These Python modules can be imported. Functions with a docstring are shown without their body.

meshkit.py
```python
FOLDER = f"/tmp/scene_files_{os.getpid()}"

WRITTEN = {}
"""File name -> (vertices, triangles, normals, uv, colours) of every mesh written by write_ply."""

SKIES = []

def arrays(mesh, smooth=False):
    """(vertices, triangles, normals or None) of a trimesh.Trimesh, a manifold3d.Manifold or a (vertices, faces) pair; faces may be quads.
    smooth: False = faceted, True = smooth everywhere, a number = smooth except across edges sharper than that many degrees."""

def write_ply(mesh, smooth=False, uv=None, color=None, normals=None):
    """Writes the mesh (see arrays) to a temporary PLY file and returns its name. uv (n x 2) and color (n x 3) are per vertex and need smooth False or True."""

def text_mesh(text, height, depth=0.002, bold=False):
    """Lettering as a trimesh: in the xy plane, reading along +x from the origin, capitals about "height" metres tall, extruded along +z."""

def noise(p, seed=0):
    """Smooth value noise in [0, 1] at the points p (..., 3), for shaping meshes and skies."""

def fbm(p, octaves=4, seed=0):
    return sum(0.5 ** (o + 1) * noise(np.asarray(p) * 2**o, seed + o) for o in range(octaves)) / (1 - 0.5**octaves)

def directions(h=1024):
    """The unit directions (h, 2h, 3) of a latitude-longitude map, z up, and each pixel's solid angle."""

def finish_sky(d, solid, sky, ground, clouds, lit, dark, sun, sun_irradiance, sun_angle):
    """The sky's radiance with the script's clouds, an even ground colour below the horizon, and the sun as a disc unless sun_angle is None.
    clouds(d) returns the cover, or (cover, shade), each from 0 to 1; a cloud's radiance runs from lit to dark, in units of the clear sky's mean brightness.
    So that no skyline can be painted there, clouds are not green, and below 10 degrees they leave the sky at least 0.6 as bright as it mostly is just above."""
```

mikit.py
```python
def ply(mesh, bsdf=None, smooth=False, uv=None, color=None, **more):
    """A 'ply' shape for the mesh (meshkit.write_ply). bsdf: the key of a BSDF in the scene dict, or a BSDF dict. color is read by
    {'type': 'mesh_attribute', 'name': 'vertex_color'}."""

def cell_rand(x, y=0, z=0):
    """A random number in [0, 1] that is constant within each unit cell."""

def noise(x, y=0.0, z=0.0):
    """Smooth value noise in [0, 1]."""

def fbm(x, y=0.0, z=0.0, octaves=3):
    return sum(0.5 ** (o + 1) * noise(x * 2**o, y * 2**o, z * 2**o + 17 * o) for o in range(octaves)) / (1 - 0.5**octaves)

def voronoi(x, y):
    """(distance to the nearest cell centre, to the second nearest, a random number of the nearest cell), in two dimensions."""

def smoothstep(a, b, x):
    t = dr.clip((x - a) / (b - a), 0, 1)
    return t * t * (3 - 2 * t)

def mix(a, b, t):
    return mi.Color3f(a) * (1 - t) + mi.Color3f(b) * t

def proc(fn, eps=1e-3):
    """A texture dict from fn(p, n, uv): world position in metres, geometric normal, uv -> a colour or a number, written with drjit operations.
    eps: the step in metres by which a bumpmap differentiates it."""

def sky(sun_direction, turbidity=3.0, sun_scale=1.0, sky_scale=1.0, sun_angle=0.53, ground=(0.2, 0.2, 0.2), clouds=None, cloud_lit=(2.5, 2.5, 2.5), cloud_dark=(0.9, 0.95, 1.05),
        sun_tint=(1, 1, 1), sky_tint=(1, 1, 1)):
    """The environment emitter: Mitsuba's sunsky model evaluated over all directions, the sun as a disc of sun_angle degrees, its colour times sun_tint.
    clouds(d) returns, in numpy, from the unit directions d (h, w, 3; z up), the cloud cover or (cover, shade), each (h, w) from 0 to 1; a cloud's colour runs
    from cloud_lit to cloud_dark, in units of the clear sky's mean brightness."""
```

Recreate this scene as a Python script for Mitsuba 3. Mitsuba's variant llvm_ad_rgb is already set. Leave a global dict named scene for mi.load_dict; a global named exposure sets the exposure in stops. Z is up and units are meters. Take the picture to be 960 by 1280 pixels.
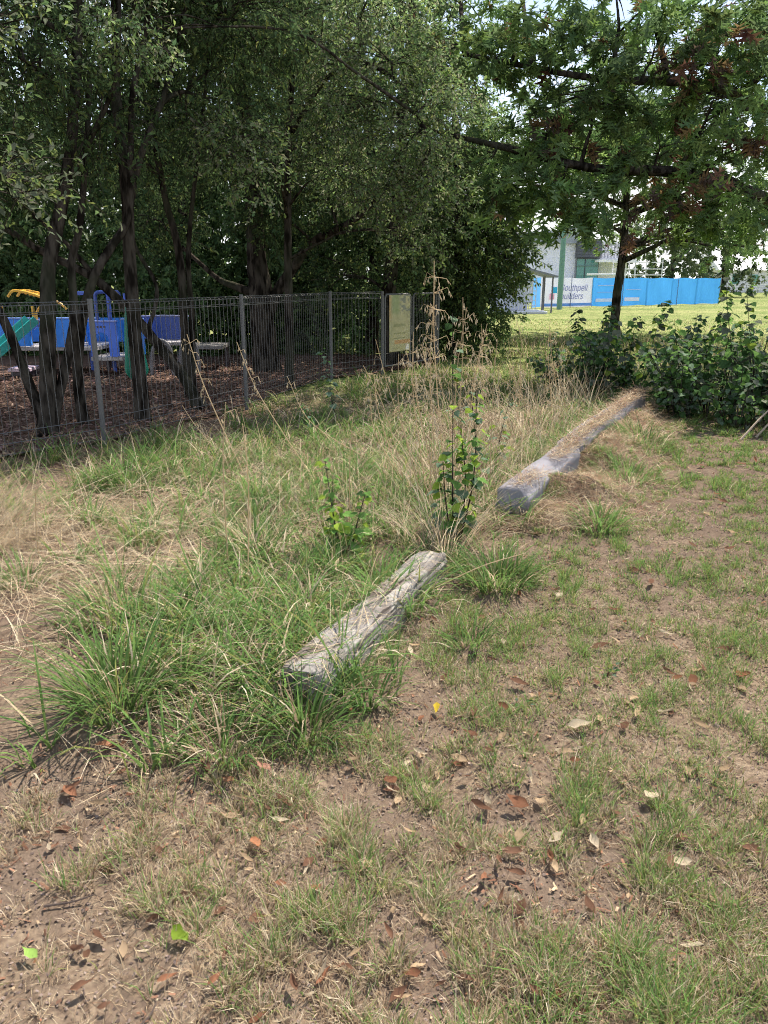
import math, numpy as np, trimesh, drjit as dr, mitsuba as mi, mikit, meshkit
from mikit import proc, noise, fbm, smoothstep, mix, voronoi, cell_rand
from shapely.geometry import Polygon, box as sbox

# ------------------------------------------------------------------ camera, sky, exposure
T = mi.ScalarTransform4f
PITCH = math.radians(16.69)
scene, labels = {}, {}
scene['camera'] = {'type': 'perspective', 'fov': 52.8, 'fov_axis': 'x', 'near_clip': 0.05, 'far_clip': 1500.0,
                   'to_world': T().look_at(origin=[0, 0, 1.6], target=[0, math.cos(PITCH), 1.6 - math.sin(PITCH)], up=[0, 0, 1])}


def cloud_cover(d):
    q = d * np.array([2.2, 2.2, 5.0])
    n = meshkit.fbm(q + 5.0, 5, 3)
    low = np.exp(-np.clip(d[..., 2], 0, 1) / 0.30)
    return np.clip(0.16 + 1.6 * (n - 0.45) + 0.95 * low, 0, 1), np.clip(1.2 * (meshkit.fbm(q * 1.3 + 9, 4, 8) - 0.55), 0, 1)


SUN = (0.32, 0.42, 0.85)
scene['sky'] = mikit.sky(SUN, turbidity=3, clouds=cloud_cover, cloud_lit=(2.3, 2.3, 2.3), cloud_dark=(1.3, 1.35, 1.45), sun_angle=0.6, sun_tint=(0.95, 1.02, 1.17))
exposure = 2.76

rng = np.random.default_rng(11)
PI = math.pi
U = rng.uniform


def ref(k):
    return {'type': 'ref', 'id': k}


VC = {'type': 'mesh_attribute', 'name': 'vertex_color'}
# ------------------------------------------------------------------ materials
scene['m_grass'] = {'type': 'principledthin', 'base_color': VC, 'roughness': 0.36, 'diff_trans': 0.9, 'eta': 1.5}
scene['m_leaf'] = {'type': 'principledthin', 'base_color': VC, 'roughness': 0.40, 'diff_trans': 0.95, 'eta': 2.0}
scene['m_banner'] = {'type': 'principledthin', 'base_color': VC, 'roughness': 0.6, 'diff_trans': 1.0}
scene['m_dry'] = {'type': 'twosided', 'b': {'type': 'diffuse', 'reflectance': VC}}
scene['m_plastic'] = {'type': 'twosided', 'b': {'type': 'principled', 'base_color': VC, 'roughness': 0.35, 'specular': 0.5}}
scene['m_painted'] = {'type': 'twosided', 'b': {'type': 'principled', 'base_color': VC, 'roughness': 0.6, 'specular': 0.4}}
scene['m_wire'] = {'type': 'twosided', 'b': {'type': 'principled', 'base_color': VC, 'roughness': 0.45, 'metallic': 0.3, 'specular': 0.5}}
scene['m_glass'] = {'type': 'twosided', 'b': {'type': 'principled', 'base_color': {'type': 'rgb', 'value': [0.07, 0.24, 0.21]}, 'roughness': 0.08, 'specular': 0.6}}


def bark_col(p, n, uv):
    a = fbm(p.x * 22, p.y * 22, p.z * 5, 3)
    b = fbm(p.x * 3 + 7, p.y * 3, p.z * 2, 2)
    c = mix((0.014, 0.012, 0.010), (0.075, 0.066, 0.055), smoothstep(0.3, 0.7, a))
    return mix(c, mi.Color3f(0.050, 0.056, 0.036), 0.5 * smoothstep(0.5, 0.75, b))


def bark_h(p, n, uv):
    return fbm(p.x * 30, p.y * 30, p.z * 6, 3)


scene['m_bark'] = {'type': 'twosided', 'b': {'type': 'bumpmap', 't': proc(bark_h, 0.004), 'scale': 0.03,
                   'b': {'type': 'diffuse', 'reflectance': proc(bark_col)}}}


def ground_col(p, n, uv):
    """bare soil and thatch near, mown field grass far away"""
    f1 = fbm(p.x * 1.7 + 3, p.y * 1.7, 0, 3)
    f2 = fbm(p.x * 14, p.y * 14, 3, 3)
    f3 = noise(p.x * 90, p.y * 90, 1)
    v1, v2, vr = voronoi(p.x * 120 + 2 * f2, p.y * 120)
    soil = mix((0.080, 0.057, 0.040), (0.195, 0.150, 0.115), 0.5 * f2 + 0.3 * noise(p.x * 220, p.y * 220, 4) + 0.2 * vr)
    thatch = mix((0.095, 0.068, 0.05), (0.23, 0.178, 0.125), f3)
    near = mix(soil, thatch, smoothstep(0.38, 0.62, f1 * 0.6 + f2 * 0.4))
    fx = 1.55 * (p.x + 2.82) - 0.72 * (p.y - 7.68)
    near = mix(near, mix((0.085, 0.055, 0.042), (0.19, 0.125, 0.09), f3), smoothstep(2.0, 0.5, fx + 1.2 * f1) * smoothstep(4.5, 6.0, p.y))  # brown leaf litter along the fence, darkened to paint in the shade there
    g1 = fbm(p.x * 0.25, p.y * 0.6, 5, 3)
    g2 = fbm(p.x * 9, p.y * 5, 2, 3)
    field = mix((0.165, 0.215, 0.075), (0.30, 0.31, 0.135), smoothstep(0.3, 0.7, 0.55 * g1 + 0.45 * g2))
    t = smoothstep(9.5, 13.0, p.y + 0.6 * fbm(p.x, p.y, 0, 2))
    return mix(near, field, t)


def ground_h(p, n, uv):
    a, b, c = voronoi(p.x * 120, p.y * 120)
    return 0.8 * fbm(p.x * 40, p.y * 40, 0, 4) + 0.2 * smoothstep(0.0, 0.3, b - a)


scene['m_ground'] = {'type': 'twosided', 'b': {'type': 'bumpmap', 't': proc(ground_h, 0.003), 'scale': 0.012,
                     'b': {'type': 'diffuse', 'reflectance': proc(ground_col)}}}


def mulch_col(p, n, uv):
    a = noise(p.x * 45, p.y * 45, 2)
    b = fbm(p.x * 3, p.y * 3, 0, 2)
    return mix((0.07, 0.045, 0.035), (0.20, 0.135, 0.105), 0.6 * a + 0.4 * b)


scene['m_mulch'] = {'type': 'twosided', 'b': {'type': 'diffuse', 'reflectance': proc(mulch_col)}}


def wood_axes(p):
    u = p.x * 0.42 + p.y * 0.907
    v = p.x * 0.907 - p.y * 0.42
    return u, v


def wood_col(p, n, uv):
    u, v = wood_axes(p)
    st = fbm(u * 4 + 0.6 * fbm(u * 3, v * 6, p.z * 6, 2), v * 55, p.z * 55, 3)
    bl = fbm(u * 7, v * 10, p.z * 10, 4)
    c = mix((0.14, 0.128, 0.118), (0.27, 0.255, 0.238), smoothstep(0.25, 0.75, 0.4 * st + 0.6 * bl))
    c = mix(c, mi.Color3f(0.13, 0.10, 0.075), 0.65 * smoothstep(0.52, 0.70, fbm(u * 4 + 2, v * 6 + 5, p.z * 6, 3)))
    lich = smoothstep(0.54, 0.64, fbm(u * 16 + 4, v * 22, p.z * 22, 3))
    c = mix(c, mi.Color3f(0.41, 0.40, 0.36), 0.4 * lich)
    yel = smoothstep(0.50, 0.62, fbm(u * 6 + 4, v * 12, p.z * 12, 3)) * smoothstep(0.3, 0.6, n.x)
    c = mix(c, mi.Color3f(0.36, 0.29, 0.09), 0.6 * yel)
    crack = smoothstep(0.70, 0.76, fbm(u * 3 + 9, v * 40, p.z * 40, 2))
    return mix(c, mi.Color3f(0.04, 0.034, 0.03), 0.85 * crack)


def wood_h(p, n, uv):
    u, v = wood_axes(p)
    return fbm(u * 3, v * 80, p.z * 80, 3) - 0.8 * smoothstep(0.70, 0.78, fbm(u * 3 + 9, v * 45, p.z * 45, 2))


scene['m_wood'] = {'type': 'twosided', 'b': {'type': 'bumpmap', 't': proc(wood_h, 0.002), 'scale': 0.012,
                   'b': {'type': 'diffuse', 'reflectance': proc(wood_col)}}}


def wood2_col(p, n, uv):
    u, v = wood_axes(p)
    a = fbm(u * 5, v * 40, p.z * 40, 3)
    b = fbm(u * 6 + 3, v * 8, p.z * 8, 3)
    return mix((0.15, 0.15, 0.17), (0.30, 0.30, 0.325), 0.4 * a + 0.6 * b)


scene['m_wood_grey'] = {'type': 'twosided', 'b': {'type': 'diffuse', 'reflectance': proc(wood2_col)}}


# ------------------------------------------------------------------ helpers
def tag(key, label=None, cat=None, group=None, kind=None):
    d = {}
    if label: d['label'] = label
    if cat: d['category'] = cat
    if group: d['group'] = group
    if kind: d['kind'] = kind
    labels[key] = d


def numbered(key):
    if key not in scene and key not in labels and not any(k.startswith(key + '__') for k in scene):
        return key
    i = 1
    while f'{key}_{i:03d}' in scene or f'{key}_{i:03d}' in labels:
        i += 1
    return f'{key}_{i:03d}'


def put(key, V, F, bsdf, C=None, smooth=False):
    key = numbered(key)
    V = np.asarray(V, float)
    if C is not None and not isinstance(smooth, bool):
        m_ = trimesh.graph.smooth_shade(trimesh.Trimesh(V, np.asarray(F, int), process=False), angle=math.radians(smooth), facet_minarea=None)
        V, F, smooth = np.array(m_.vertices), np.array(m_.faces), True
    if C is not None:
        C = np.asarray(C, float)
        if C.ndim == 1:
            C = np.tile(C, (len(V), 1))
    scene[key] = mikit.ply((V, np.asarray(F, int)), bsdf, smooth=smooth, color=C)
    return key


def cat(parts):
    """concatenate (V, F[, C]) tuples"""
    V, F, C, o = [], [], [], 0
    for p in parts:
        V.append(p[0]); F.append(np.asarray(p[1], int) + o); o += len(p[0])
        if len(p) > 2: C.append(p[2])
    return (np.vstack(V), np.vstack(F)) + ((np.vstack(C),) if C else ())


def spline(pts, n=6):
    p = np.asarray(pts, float)
    p = np.vstack([2 * p[0] - p[1], p, 2 * p[-1] - p[-2]])
    out = []
    for i in range(1, len(p) - 2):
        t = np.linspace(0, 1, n, endpoint=False)[:, None]
        a, b, c, d = p[i - 1], p[i], p[i + 1], p[i + 2]
        out.append(0.5 * (2 * b + (c - a) * t + (2 * a - 5 * b + 4 * c - d) * t**2 + (3 * b - a - 3 * c + d) * t**3))
    out.append(p[-2][None])
    return np.vstack(out)


def tube(P, R, sides=8, cap=True, rough=0.0, seed=0):
    P = np.asarray(P, float)
    R = np.broadcast_to(np.asarray(R, float), (len(P),))
    t = np.gradient(P, axis=0); t /= np.linalg.norm(t, axis=1, keepdims=True) + 1e-12
    a = np.cross(t[0], [0.0, 0, 1] if abs(t[0, 2]) < 0.9 else [1.0, 0, 0]); a /= np.linalg.norm(a)
    A = []
    for i in range(len(P)):
        a = a - t[i] * (a @ t[i]); a /= np.linalg.norm(a) + 1e-12
        A.append(a)
    A = np.array(A); B = np.cross(t, A)
    ang = np.arange(sides) * 2 * PI / sides
    rr = np.ones((len(P), sides))
    if rough:
        q = np.stack([np.cos(ang)[None] * 1.3 + 0 * P[:, :1], np.sin(ang)[None] * 1.3 + 0 * P[:, :1], P[:, 2:] * 2.0 + 0 * ang[None]], -1)
        rr = 1 + rough * (meshkit.fbm(q * 1.7 + seed * 3.1, 3) - 0.5) * 2
    V = P[:, None] + (R[:, None] * rr)[..., None] * (np.cos(ang)[None, :, None] * A[:, None] + np.sin(ang)[None, :, None] * B[:, None])
    V = V.reshape(-1, 3)
    i, j = np.meshgrid(np.arange(len(P) - 1), np.arange(sides), indexing='ij')
    q = np.stack([i * sides + j, i * sides + (j + 1) % sides, (i + 1) * sides + (j + 1) % sides, (i + 1) * sides + j], -1).reshape(-1, 4)
    F = np.vstack([q[:, [0, 1, 2]], q[:, [0, 2, 3]]])
    if cap:
        n0 = len(V); V = np.vstack([V, P[:1], P[-1:]])
        k = np.arange(sides); o = (len(P) - 1) * sides
        F = np.vstack([F, np.stack([(k + 1) % sides, k, k * 0 + n0], 1), np.stack([o + k, o + (k + 1) % sides, k * 0 + n0 + 1], 1)])
    return V, F


def box(c, s, rz=0.0, bevel=0.0):
    c, s = np.asarray(c, float), np.asarray(s, float)
    if bevel > 0:
        h = s / 2; b = min(bevel, h.min() * 0.49)
        pts = []
        for sx in (-1, 1):
            for sy in (-1, 1):
                for sz in (-1, 1):
                    for k in range(3):
                        d = h - b; d[k] = h[k]
                        pts.append([sx * d[0], sy * d[1], sz * d[2]])
        m = trimesh.convex.convex_hull(np.array(pts))
        V, F = np.array(m.vertices), np.array(m.faces)
    else:
        m = trimesh.creation.box(s); V, F = np.array(m.vertices), np.array(m.faces)
    R = np.array([[math.cos(rz), -math.sin(rz), 0], [math.sin(rz), math.cos(rz), 0], [0, 0, 1.0]])
    return V @ R.T + c, F


def prism(poly, depth, origin, rz=0.0):
    """a polygon in (across, up) extruded by depth, standing upright at origin, its across axis turned by rz"""
    m = trimesh.creation.extrude_polygon(poly, depth, engine='earcut')
    v = np.array(m.vertices)
    v = np.stack([v[:, 0], v[:, 2] - depth / 2, v[:, 1]], 1)
    R = np.array([[math.cos(rz), -math.sin(rz), 0], [math.sin(rz), math.cos(rz), 0], [0, 0, 1.0]])
    return v @ R.T + np.asarray(origin, float), np.array(m.faces)[:, ::-1]


def jitter(base, n, amt=0.25, hue=0.12, r=None):
    r = r or rng
    base = np.asarray(base, float)
    k = 1 + amt * r.uniform(-1, 1, (n, 1)) + hue * r.uniform(-1, 1, (n, 3))
    return np.clip(base * k, 0.004, 0.9)


# ------------------------------------------------------------------ terrain
LINE_Y = [0.0, 1.9, 2.2, 2.83, 4.5, 5.3, 10.9, 16.0]
LINE_X = [-3.2, -2.3, -0.9, -0.22, 0.45, 0.93, 3.4, 6.0]
FENCE = np.array([[-7.0, 2.6], [-4.46, 5.68], [-2.82, 7.68], [-1.78, 10.0], [-0.87, 13.0], [-0.03, 13.85], [0.50, 14.6], [1.05, 15.5]])


def line_d(x, y):
    """metres to the right of the timber line"""
    return (x - np.interp(y, LINE_Y, LINE_X)) * 0.9


def fence_x(y):
    return np.interp(y, FENCE[:, 1], FENCE[:, 0])


def ground_z(x, y):
    x, y = np.asarray(x, float), np.asarray(y, float)
    q = np.stack([x, y, 0 * x], -1)
    near = np.clip((22 - np.hypot(x, y)) / 10, 0, 1)
    z = near * (0.07 * (meshkit.fbm(q * 0.55 + 4, 3, 1) - 0.5) + 0.05 * (meshkit.fbm(q * 5.0, 3, 2) - 0.5))
    d = line_d(x, y)
    hill = np.interp(y, [4.7, 5.0, 5.35, 5.6, 5.85, 6.35, 6.65, 8.2, 8.9, 9.9, 10.4], [0, 0.05, 0.06, 0.20, 0.05, 0.05, 0.20, 0.16, 0.09, 0.04, 0])
    lump = 0.62 + 0.75 * (meshkit.fbm(q * 1.7 + 2, 2, 4))
    z = z + hill * lump * np.exp(-(np.maximum(np.abs(d - 0.24) - 0.10, 0) / 0.24) ** 2)
    return z


def graded(lo, a, b, hi, fine, grow=1.12):
    mid = np.arange(a, b + fine / 2, fine)
    up, s, x = [], fine, mid[-1]
    while x < hi:
        s *= grow; x += s; up.append(x)
    dn, s, x = [], fine, mid[0]
    while x > lo:
        s *= grow; x -= s; dn.append(x)
    return np.concatenate([dn[::-1], mid, up])


gx = graded(-420, -4.0, 4.0, 420, 0.055)
gy = graded(-30, 0.6, 8.5, 700, 0.05)
X, Y = np.meshgrid(gx, gy, indexing='ij')
GV = np.stack([X, Y, ground_z(X, Y)], -1).reshape(-1, 3)
i, j = np.meshgrid(np.arange(len(gx) - 1), np.arange(len(gy) - 1), indexing='ij')
q = np.stack([i * len(gy) + j, (i + 1) * len(gy) + j, (i + 1) * len(gy) + j + 1, i * len(gy) + j + 1], -1).reshape(-1, 4)
put('ground', GV, q, 'm_ground', smooth=True)
tag('ground', 'patchy lawn and mown field with bare soil', kind='structure')

# bark-mulch sheet of the playground, behind the fence
mx = np.linspace(-16, 1.2, 150); my = np.linspace(2.6, 17.6, 130)
X, Y = np.meshgrid(mx, my, indexing='ij')
inside = (X < fence_x(Y) - 0.06)
Zm = ground_z(X, Y) + 0.016 + 0.05 * (meshkit.fbm(np.stack([X, Y, 0 * X], -1) * 1.3, 3, 9) - 0.35)
MV = np.stack([X, Y, np.maximum(Zm, ground_z(X, Y) + 0.006)], -1).reshape(-1, 3)
i, j = np.meshgrid(np.arange(len(mx) - 1), np.arange(len(my) - 1), indexing='ij')
ok = inside[:-1, :-1] & inside[1:, :-1] & inside[:-1, 1:] & inside[1:, 1:]
q = np.stack([i * len(my) + j, (i + 1) * len(my) + j, (i + 1) * len(my) + j + 1, i * len(my) + j + 1], -1)[ok].reshape(-1, 4)
put('playground_ground', MV, q, 'm_mulch', smooth=True)
tag('playground_ground', 'dark bark mulch ground of the playground', kind='structure')


def chips(n, xy, L, W, tilt, cols, lift=0.01):
    """elongated four-sided splinters"""
    x, y = xy
    z = ground_z(x, y) + lift
    az = U(0, 2 * PI, n); el = U(-tilt, tilt, n)
    D = np.stack([np.cos(az) * np.cos(el), np.sin(az) * np.cos(el), np.sin(el)], 1)
    S = np.stack([-np.sin(az), np.cos(az), U(-0.5, 0.5, n)], 1)
    N = np.cross(D, S)
    P = np.stack([x, y, z], 1)
    h = (0.35 * W)[:, None]
    a = P - D * (L / 2)[:, None] + S * (W / 2)[:, None]
    b = P - D * (L / 2 * 0.9)[:, None] - S * (W / 2)[:, None]
    c = P + D * (L / 2)[:, None] - S * (W / 3)[:, None] + N * h * 0.3
    d = P + D * (L / 2 * 0.8)[:, None] + S * (W / 2)[:, None] + N * h
    V = np.stack([a, b, c, d], 1).reshape(-1, 3)
    o = np.arange(n)[:, None, None] * 4
    F = (np.array([[0, 1, 2], [0, 2, 3], [0, 3, 1], [1, 3, 2]])[None] + o).reshape(-1, 3)
    return V, F, np.repeat(cols, 4, 0)


n = 26000
y = 5.2 + 11.5 * rng.random(n) ** 1.3
x = fence_x(y) - 0.05 - 6.0 * rng.random(n)
cols = np.where(rng.random((n, 1)) < 0.3, jitter((0.26, 0.18, 0.145), n, 0.3), jitter((0.12, 0.08, 0.062), n, 0.4))
V, F, C = chips(n, (x, y), U(0.03, 0.09, n), U(0.012, 0.03, n), 0.4, cols, 0.05)
put('bark_mulch', V, F, 'm_dry', C)
tag('bark_mulch', 'loose brown bark chips covering the playground ground behind the fence', 'bark mulch', kind='stuff')


# ------------------------------------------------------------------ grass blades
def blades(x, y, L, az, th0, th1, w, c0, c1, segs=3, z=None):
    n = len(x)
    P = np.stack([x, y, ground_z(x, y) - 0.005 if z is None else z], 1)
    tw = U(-0.7, 0.7, n)
    perp = np.stack([-np.sin(az + tw), np.cos(az + tw), 0 * az], 1)
    pts = [P]
    for k in range(segs):
        th = th0 + (th1 - th0) * (k + 0.5) / segs
        st = (L / segs)[:, None] * np.stack([np.sin(th) * np.cos(az), np.sin(th) * np.sin(az), np.cos(th)], 1)
        pts.append(pts[-1] + st)
    V, C = [], []
    for k in range(segs):
        pr = (0.75, 1.0, 0.8, 0.55, 0.35)[k] if segs > 2 else (0.9, 0.8)[k % 2]
        V += [pts[k] + perp * (w * pr / 2)[:, None], pts[k] - perp * (w * pr / 2)[:, None]]
        c = c0 + (c1 - c0) * (k / segs)
        C += [c, c]
    V.append(pts[-1]); C.append(c1)
    m = 2 * segs + 1
    V = np.stack(V, 1).reshape(-1, 3); C = np.stack(C, 1).reshape(-1, 3)
    f = []
    for k in range(segs - 1):
        a = 2 * k
        f += [[a, a + 1, a + 3], [a, a + 3, a + 2]]
    f.append([2 * segs - 2, 2 * segs - 1, 2 * segs])
    F = (np.array(f)[None] + np.arange(n)[:, None, None] * m).reshape(-1, 3)
    # keep flat blades from sinking under the ground
    g = ground_z(V[:, 0], V[:, 1])
    V[:, 2] = np.maximum(V[:, 2], g + 0.003 * rng.random(len(V)) - (0.006 if z is None else 0))
    return V, F, C


def view_xy(n, y0, y1, margin=0.9):
    y = y0 * (y1 / y0) ** rng.random(n)
    x = (0.53 * y + margin) * U(-1, 1, n)
    return x, y


def F2(x, y, s, o=0.0, octv=3, seed=0):
    return meshkit.fbm(np.stack([x * s + o, y * s - o, 0 * x + o], -1), octv, seed)


GREEN = np.array([0.135, 0.25, 0.07]); DEEP = np.array([0.08, 0.175, 0.055]); OLIVE = np.array([0.20, 0.22, 0.07])
STRAW = np.array([0.52, 0.43, 0.29]); TAN = np.array([0.36, 0.27, 0.185]); PALE = np.array([0.68, 0.60, 0.45])


def pick(n, choices, probs):
    k = rng.choice(len(choices), n, p=np.asarray(probs) / np.sum(probs))
    return np.asarray(choices)[k]


lawn = []
# clumped short lawn: leaning tufts of short blades, sparse, over dead thatch
nc = 21000
cx, cy = view_xy(nc, 1.25, 10.5)
d = line_d(cx, cy)
dens = F2(cx, cy, 1.5, 3.0) * 0.33 + F2(cx, cy, 8.0, 8.0) * 0.67
thr = 0.492 - 0.03 * np.clip((cx - 0.1) * 1.2, 0, 1) * np.clip(cy - 1.9, 0, 1) - 0.10 * np.clip((cy - 2) / 3, 0, 1) - 0.03 * np.clip(cx, -1, 1)
keep = (d > -0.1 + 0.25 * rng.random(nc)) & (dens > thr + 0.055 * rng.standard_normal(nc)) & (cx > fence_x(cy) + 0.4)
# bare, trodden soil in the bottom left corner
keep &= ~((np.hypot((cx + 0.80) / 0.42, (cy - 1.42) / 0.22) < 1) & (rng.random(nc) < 0.9))
cx, cy, dens = cx[keep], cy[keep], dens[keep]
nb = rng.integers(10, 26, len(cx))
ci = np.repeat(np.arange(len(cx)), nb)
m = len(ci)
r = np.abs(rng.standard_normal(m)) * 0.019; a = U(0, 2 * PI, m)
x, y = cx[ci] + r * np.cos(a), cy[ci] + r * np.sin(a)
green = np.clip(0.04 + 0.40 * (cy - 1.5) / 2.0 + 0.75 * (cx / np.maximum(cy, 1)) * np.clip((cy - 1.2) / 1.3, 0.25, 1) + 2.2 * (dens - 0.53) + 0.22 * rng.standard_normal(len(cx)), 0.03, 0.92)[ci]
isg = rng.random(m) < green
c1 = np.where(isg[:, None], pick(m, [GREEN * 1.3, OLIVE * 1.2, DEEP * 1.3], [5, 3, 2]), pick(m, [STRAW, TAN, PALE], [4, 3, 2])) * (1 + U(-0.25, 0.25, (m, 1)))
c0 = c1 * 0.5 + 0.5 * np.where(isg[:, None], OLIVE * 1.1, TAN)
L = U(0.022, 0.06, m) * np.where(isg, 1.15, 0.9) * (1 + 0.8 * rng.random(m) ** 4) * (0.62 + 0.75 * np.clip(dens - 0.45, 0, 0.4) / 0.2)[ci]
lawn.append(blades(x, y, L, a + U(-0.8, 0.8, m), U(0.0, 0.6, m), U(0.5, 1.7, m), np.maximum(U(0.0018, 0.0036, m), 0.0008 * y), c0, c1, 2))
# dead thatch lying flat
m = 130000
x, y = view_xy(m, 1.2, 9.0)
d = line_d(x, y)
k = (d > -0.3) & (F2(x, y, 2.2, 1.0) + 0.12 * rng.standard_normal(m) > 0.36) & (x > fence_x(y) + 0.1)
x, y = x[k], y[k]; m = len(x)
c = pick(m, [STRAW, TAN, PALE, TAN * 0.55, np.array([0.24, 0.145, 0.095])], [3, 4, 1.5, 3, 2]) * (1 + U(-0.3, 0.3, (m, 1)))
lawn.append(blades(x, y, U(0.02, 0.085, m), U(0, 2 * PI, m), U(1.15, 1.55, m), U(1.5, 1.75, m), np.maximum(U(0.0009, 0.0021, m), 0.0006 * y), c, c * U(0.85, 1.1, (m, 1)), 2))
V, F, C = cat(lawn)
put('lawn_grass', V, F, 'm_grass', C)
tag('lawn_grass', 'thin short patchy lawn of green and straw coloured grass', 'lawn grass', kind='stuff')

# ---- long rough grass between the fence and the timber line
rough = []


def rough_mask(x, y, n):
    d = line_d(x, y)
    fx = x - fence_x(y)
    ok = (d < 0.02 + 0.10 * rng.standard_normal(n)) & (fx > 0.15) & (y > 2.05)
    ok &= ~((x < -0.36 * y) & (y < 3.6) & (rng.random(n) < 0.85))
    ok &= ~((y < 2.9) & (x < -0.62) & (rng.random(n) < 0.7))
    return ok, d, fx


nc = 9000
cx, cy = view_xy(nc, 2.1, 13.5)
ok, d, fx = rough_mask(cx, cy, nc)
dens = F2(cx, cy, 1.1, 21.0) * 0.42 + F2(cx, cy, 4.2, 2.0) * 0.58
thr = 0.462 + 0.05 * np.exp(-((np.hypot((cx + 1.75) / 0.8, (cy - 5.2) / 0.6)) ** 2)) + 0.09 * (fx < 1.0) * (cy < 9) - 0.06 * (cx > -1.3) - 0.05 * ((cx > -1.2) & (cy > 3.4) & (cy < 8.0))
thr = thr + 0.10 * ((cx < -1.2) & (cy < 4.2)) + 0.10 * (cy < 3.3) * (cx < -0.5) + 0.025
ok &= dens > thr + 0.035 * rng.standard_normal(nc)
cx, cy, dens = cx[ok], cy[ok], dens[ok]
nb = rng.integers(7, 17, len(cx)); ci = np.repeat(np.arange(len(cx)), nb); m = len(ci)
r = np.abs(rng.standard_normal(m)) * 0.035; a = U(0, 2 * PI, m)
x, y = cx[ci] + r * np.cos(a), cy[ci] + r * np.sin(a)
hgt = (0.09 + 0.50 * np.clip(dens - 0.42, 0, 0.4) + 0.06 * rng.random(len(cx)))[ci]
lean = U(0, 2 * PI, len(cx))[ci]
isg = rng.random(m) < np.clip(0.84 + 0.12 * rng.standard_normal(len(cx)), 0.3, 0.95)[ci]
c1 = np.where(isg[:, None], pick(m, [GREEN * 1.15, DEEP * 1.1, OLIVE * 1.1], [6, 4, 2]), pick(m, [STRAW, PALE, TAN], [4, 4, 1])) * (1 + U(-0.25, 0.25, (m, 1)))
c0 = c1 * 0.55 + 0.45 * np.where(isg[:, None], OLIVE, TAN)
az = np.where(rng.random(m) < 0.3, a, np.where(rng.random(m) < 0.5, lean, U(0, 2 * PI, m))) + U(-0.6, 0.6, m)
rough.append(blades(x, y, hgt * U(0.5, 1.9, m), az, U(0.05, 0.55, m), U(1.0, 2.5, m), np.maximum(U(0.0045, 0.0125, m), 0.0009 * y), c0, c1, 4))
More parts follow.
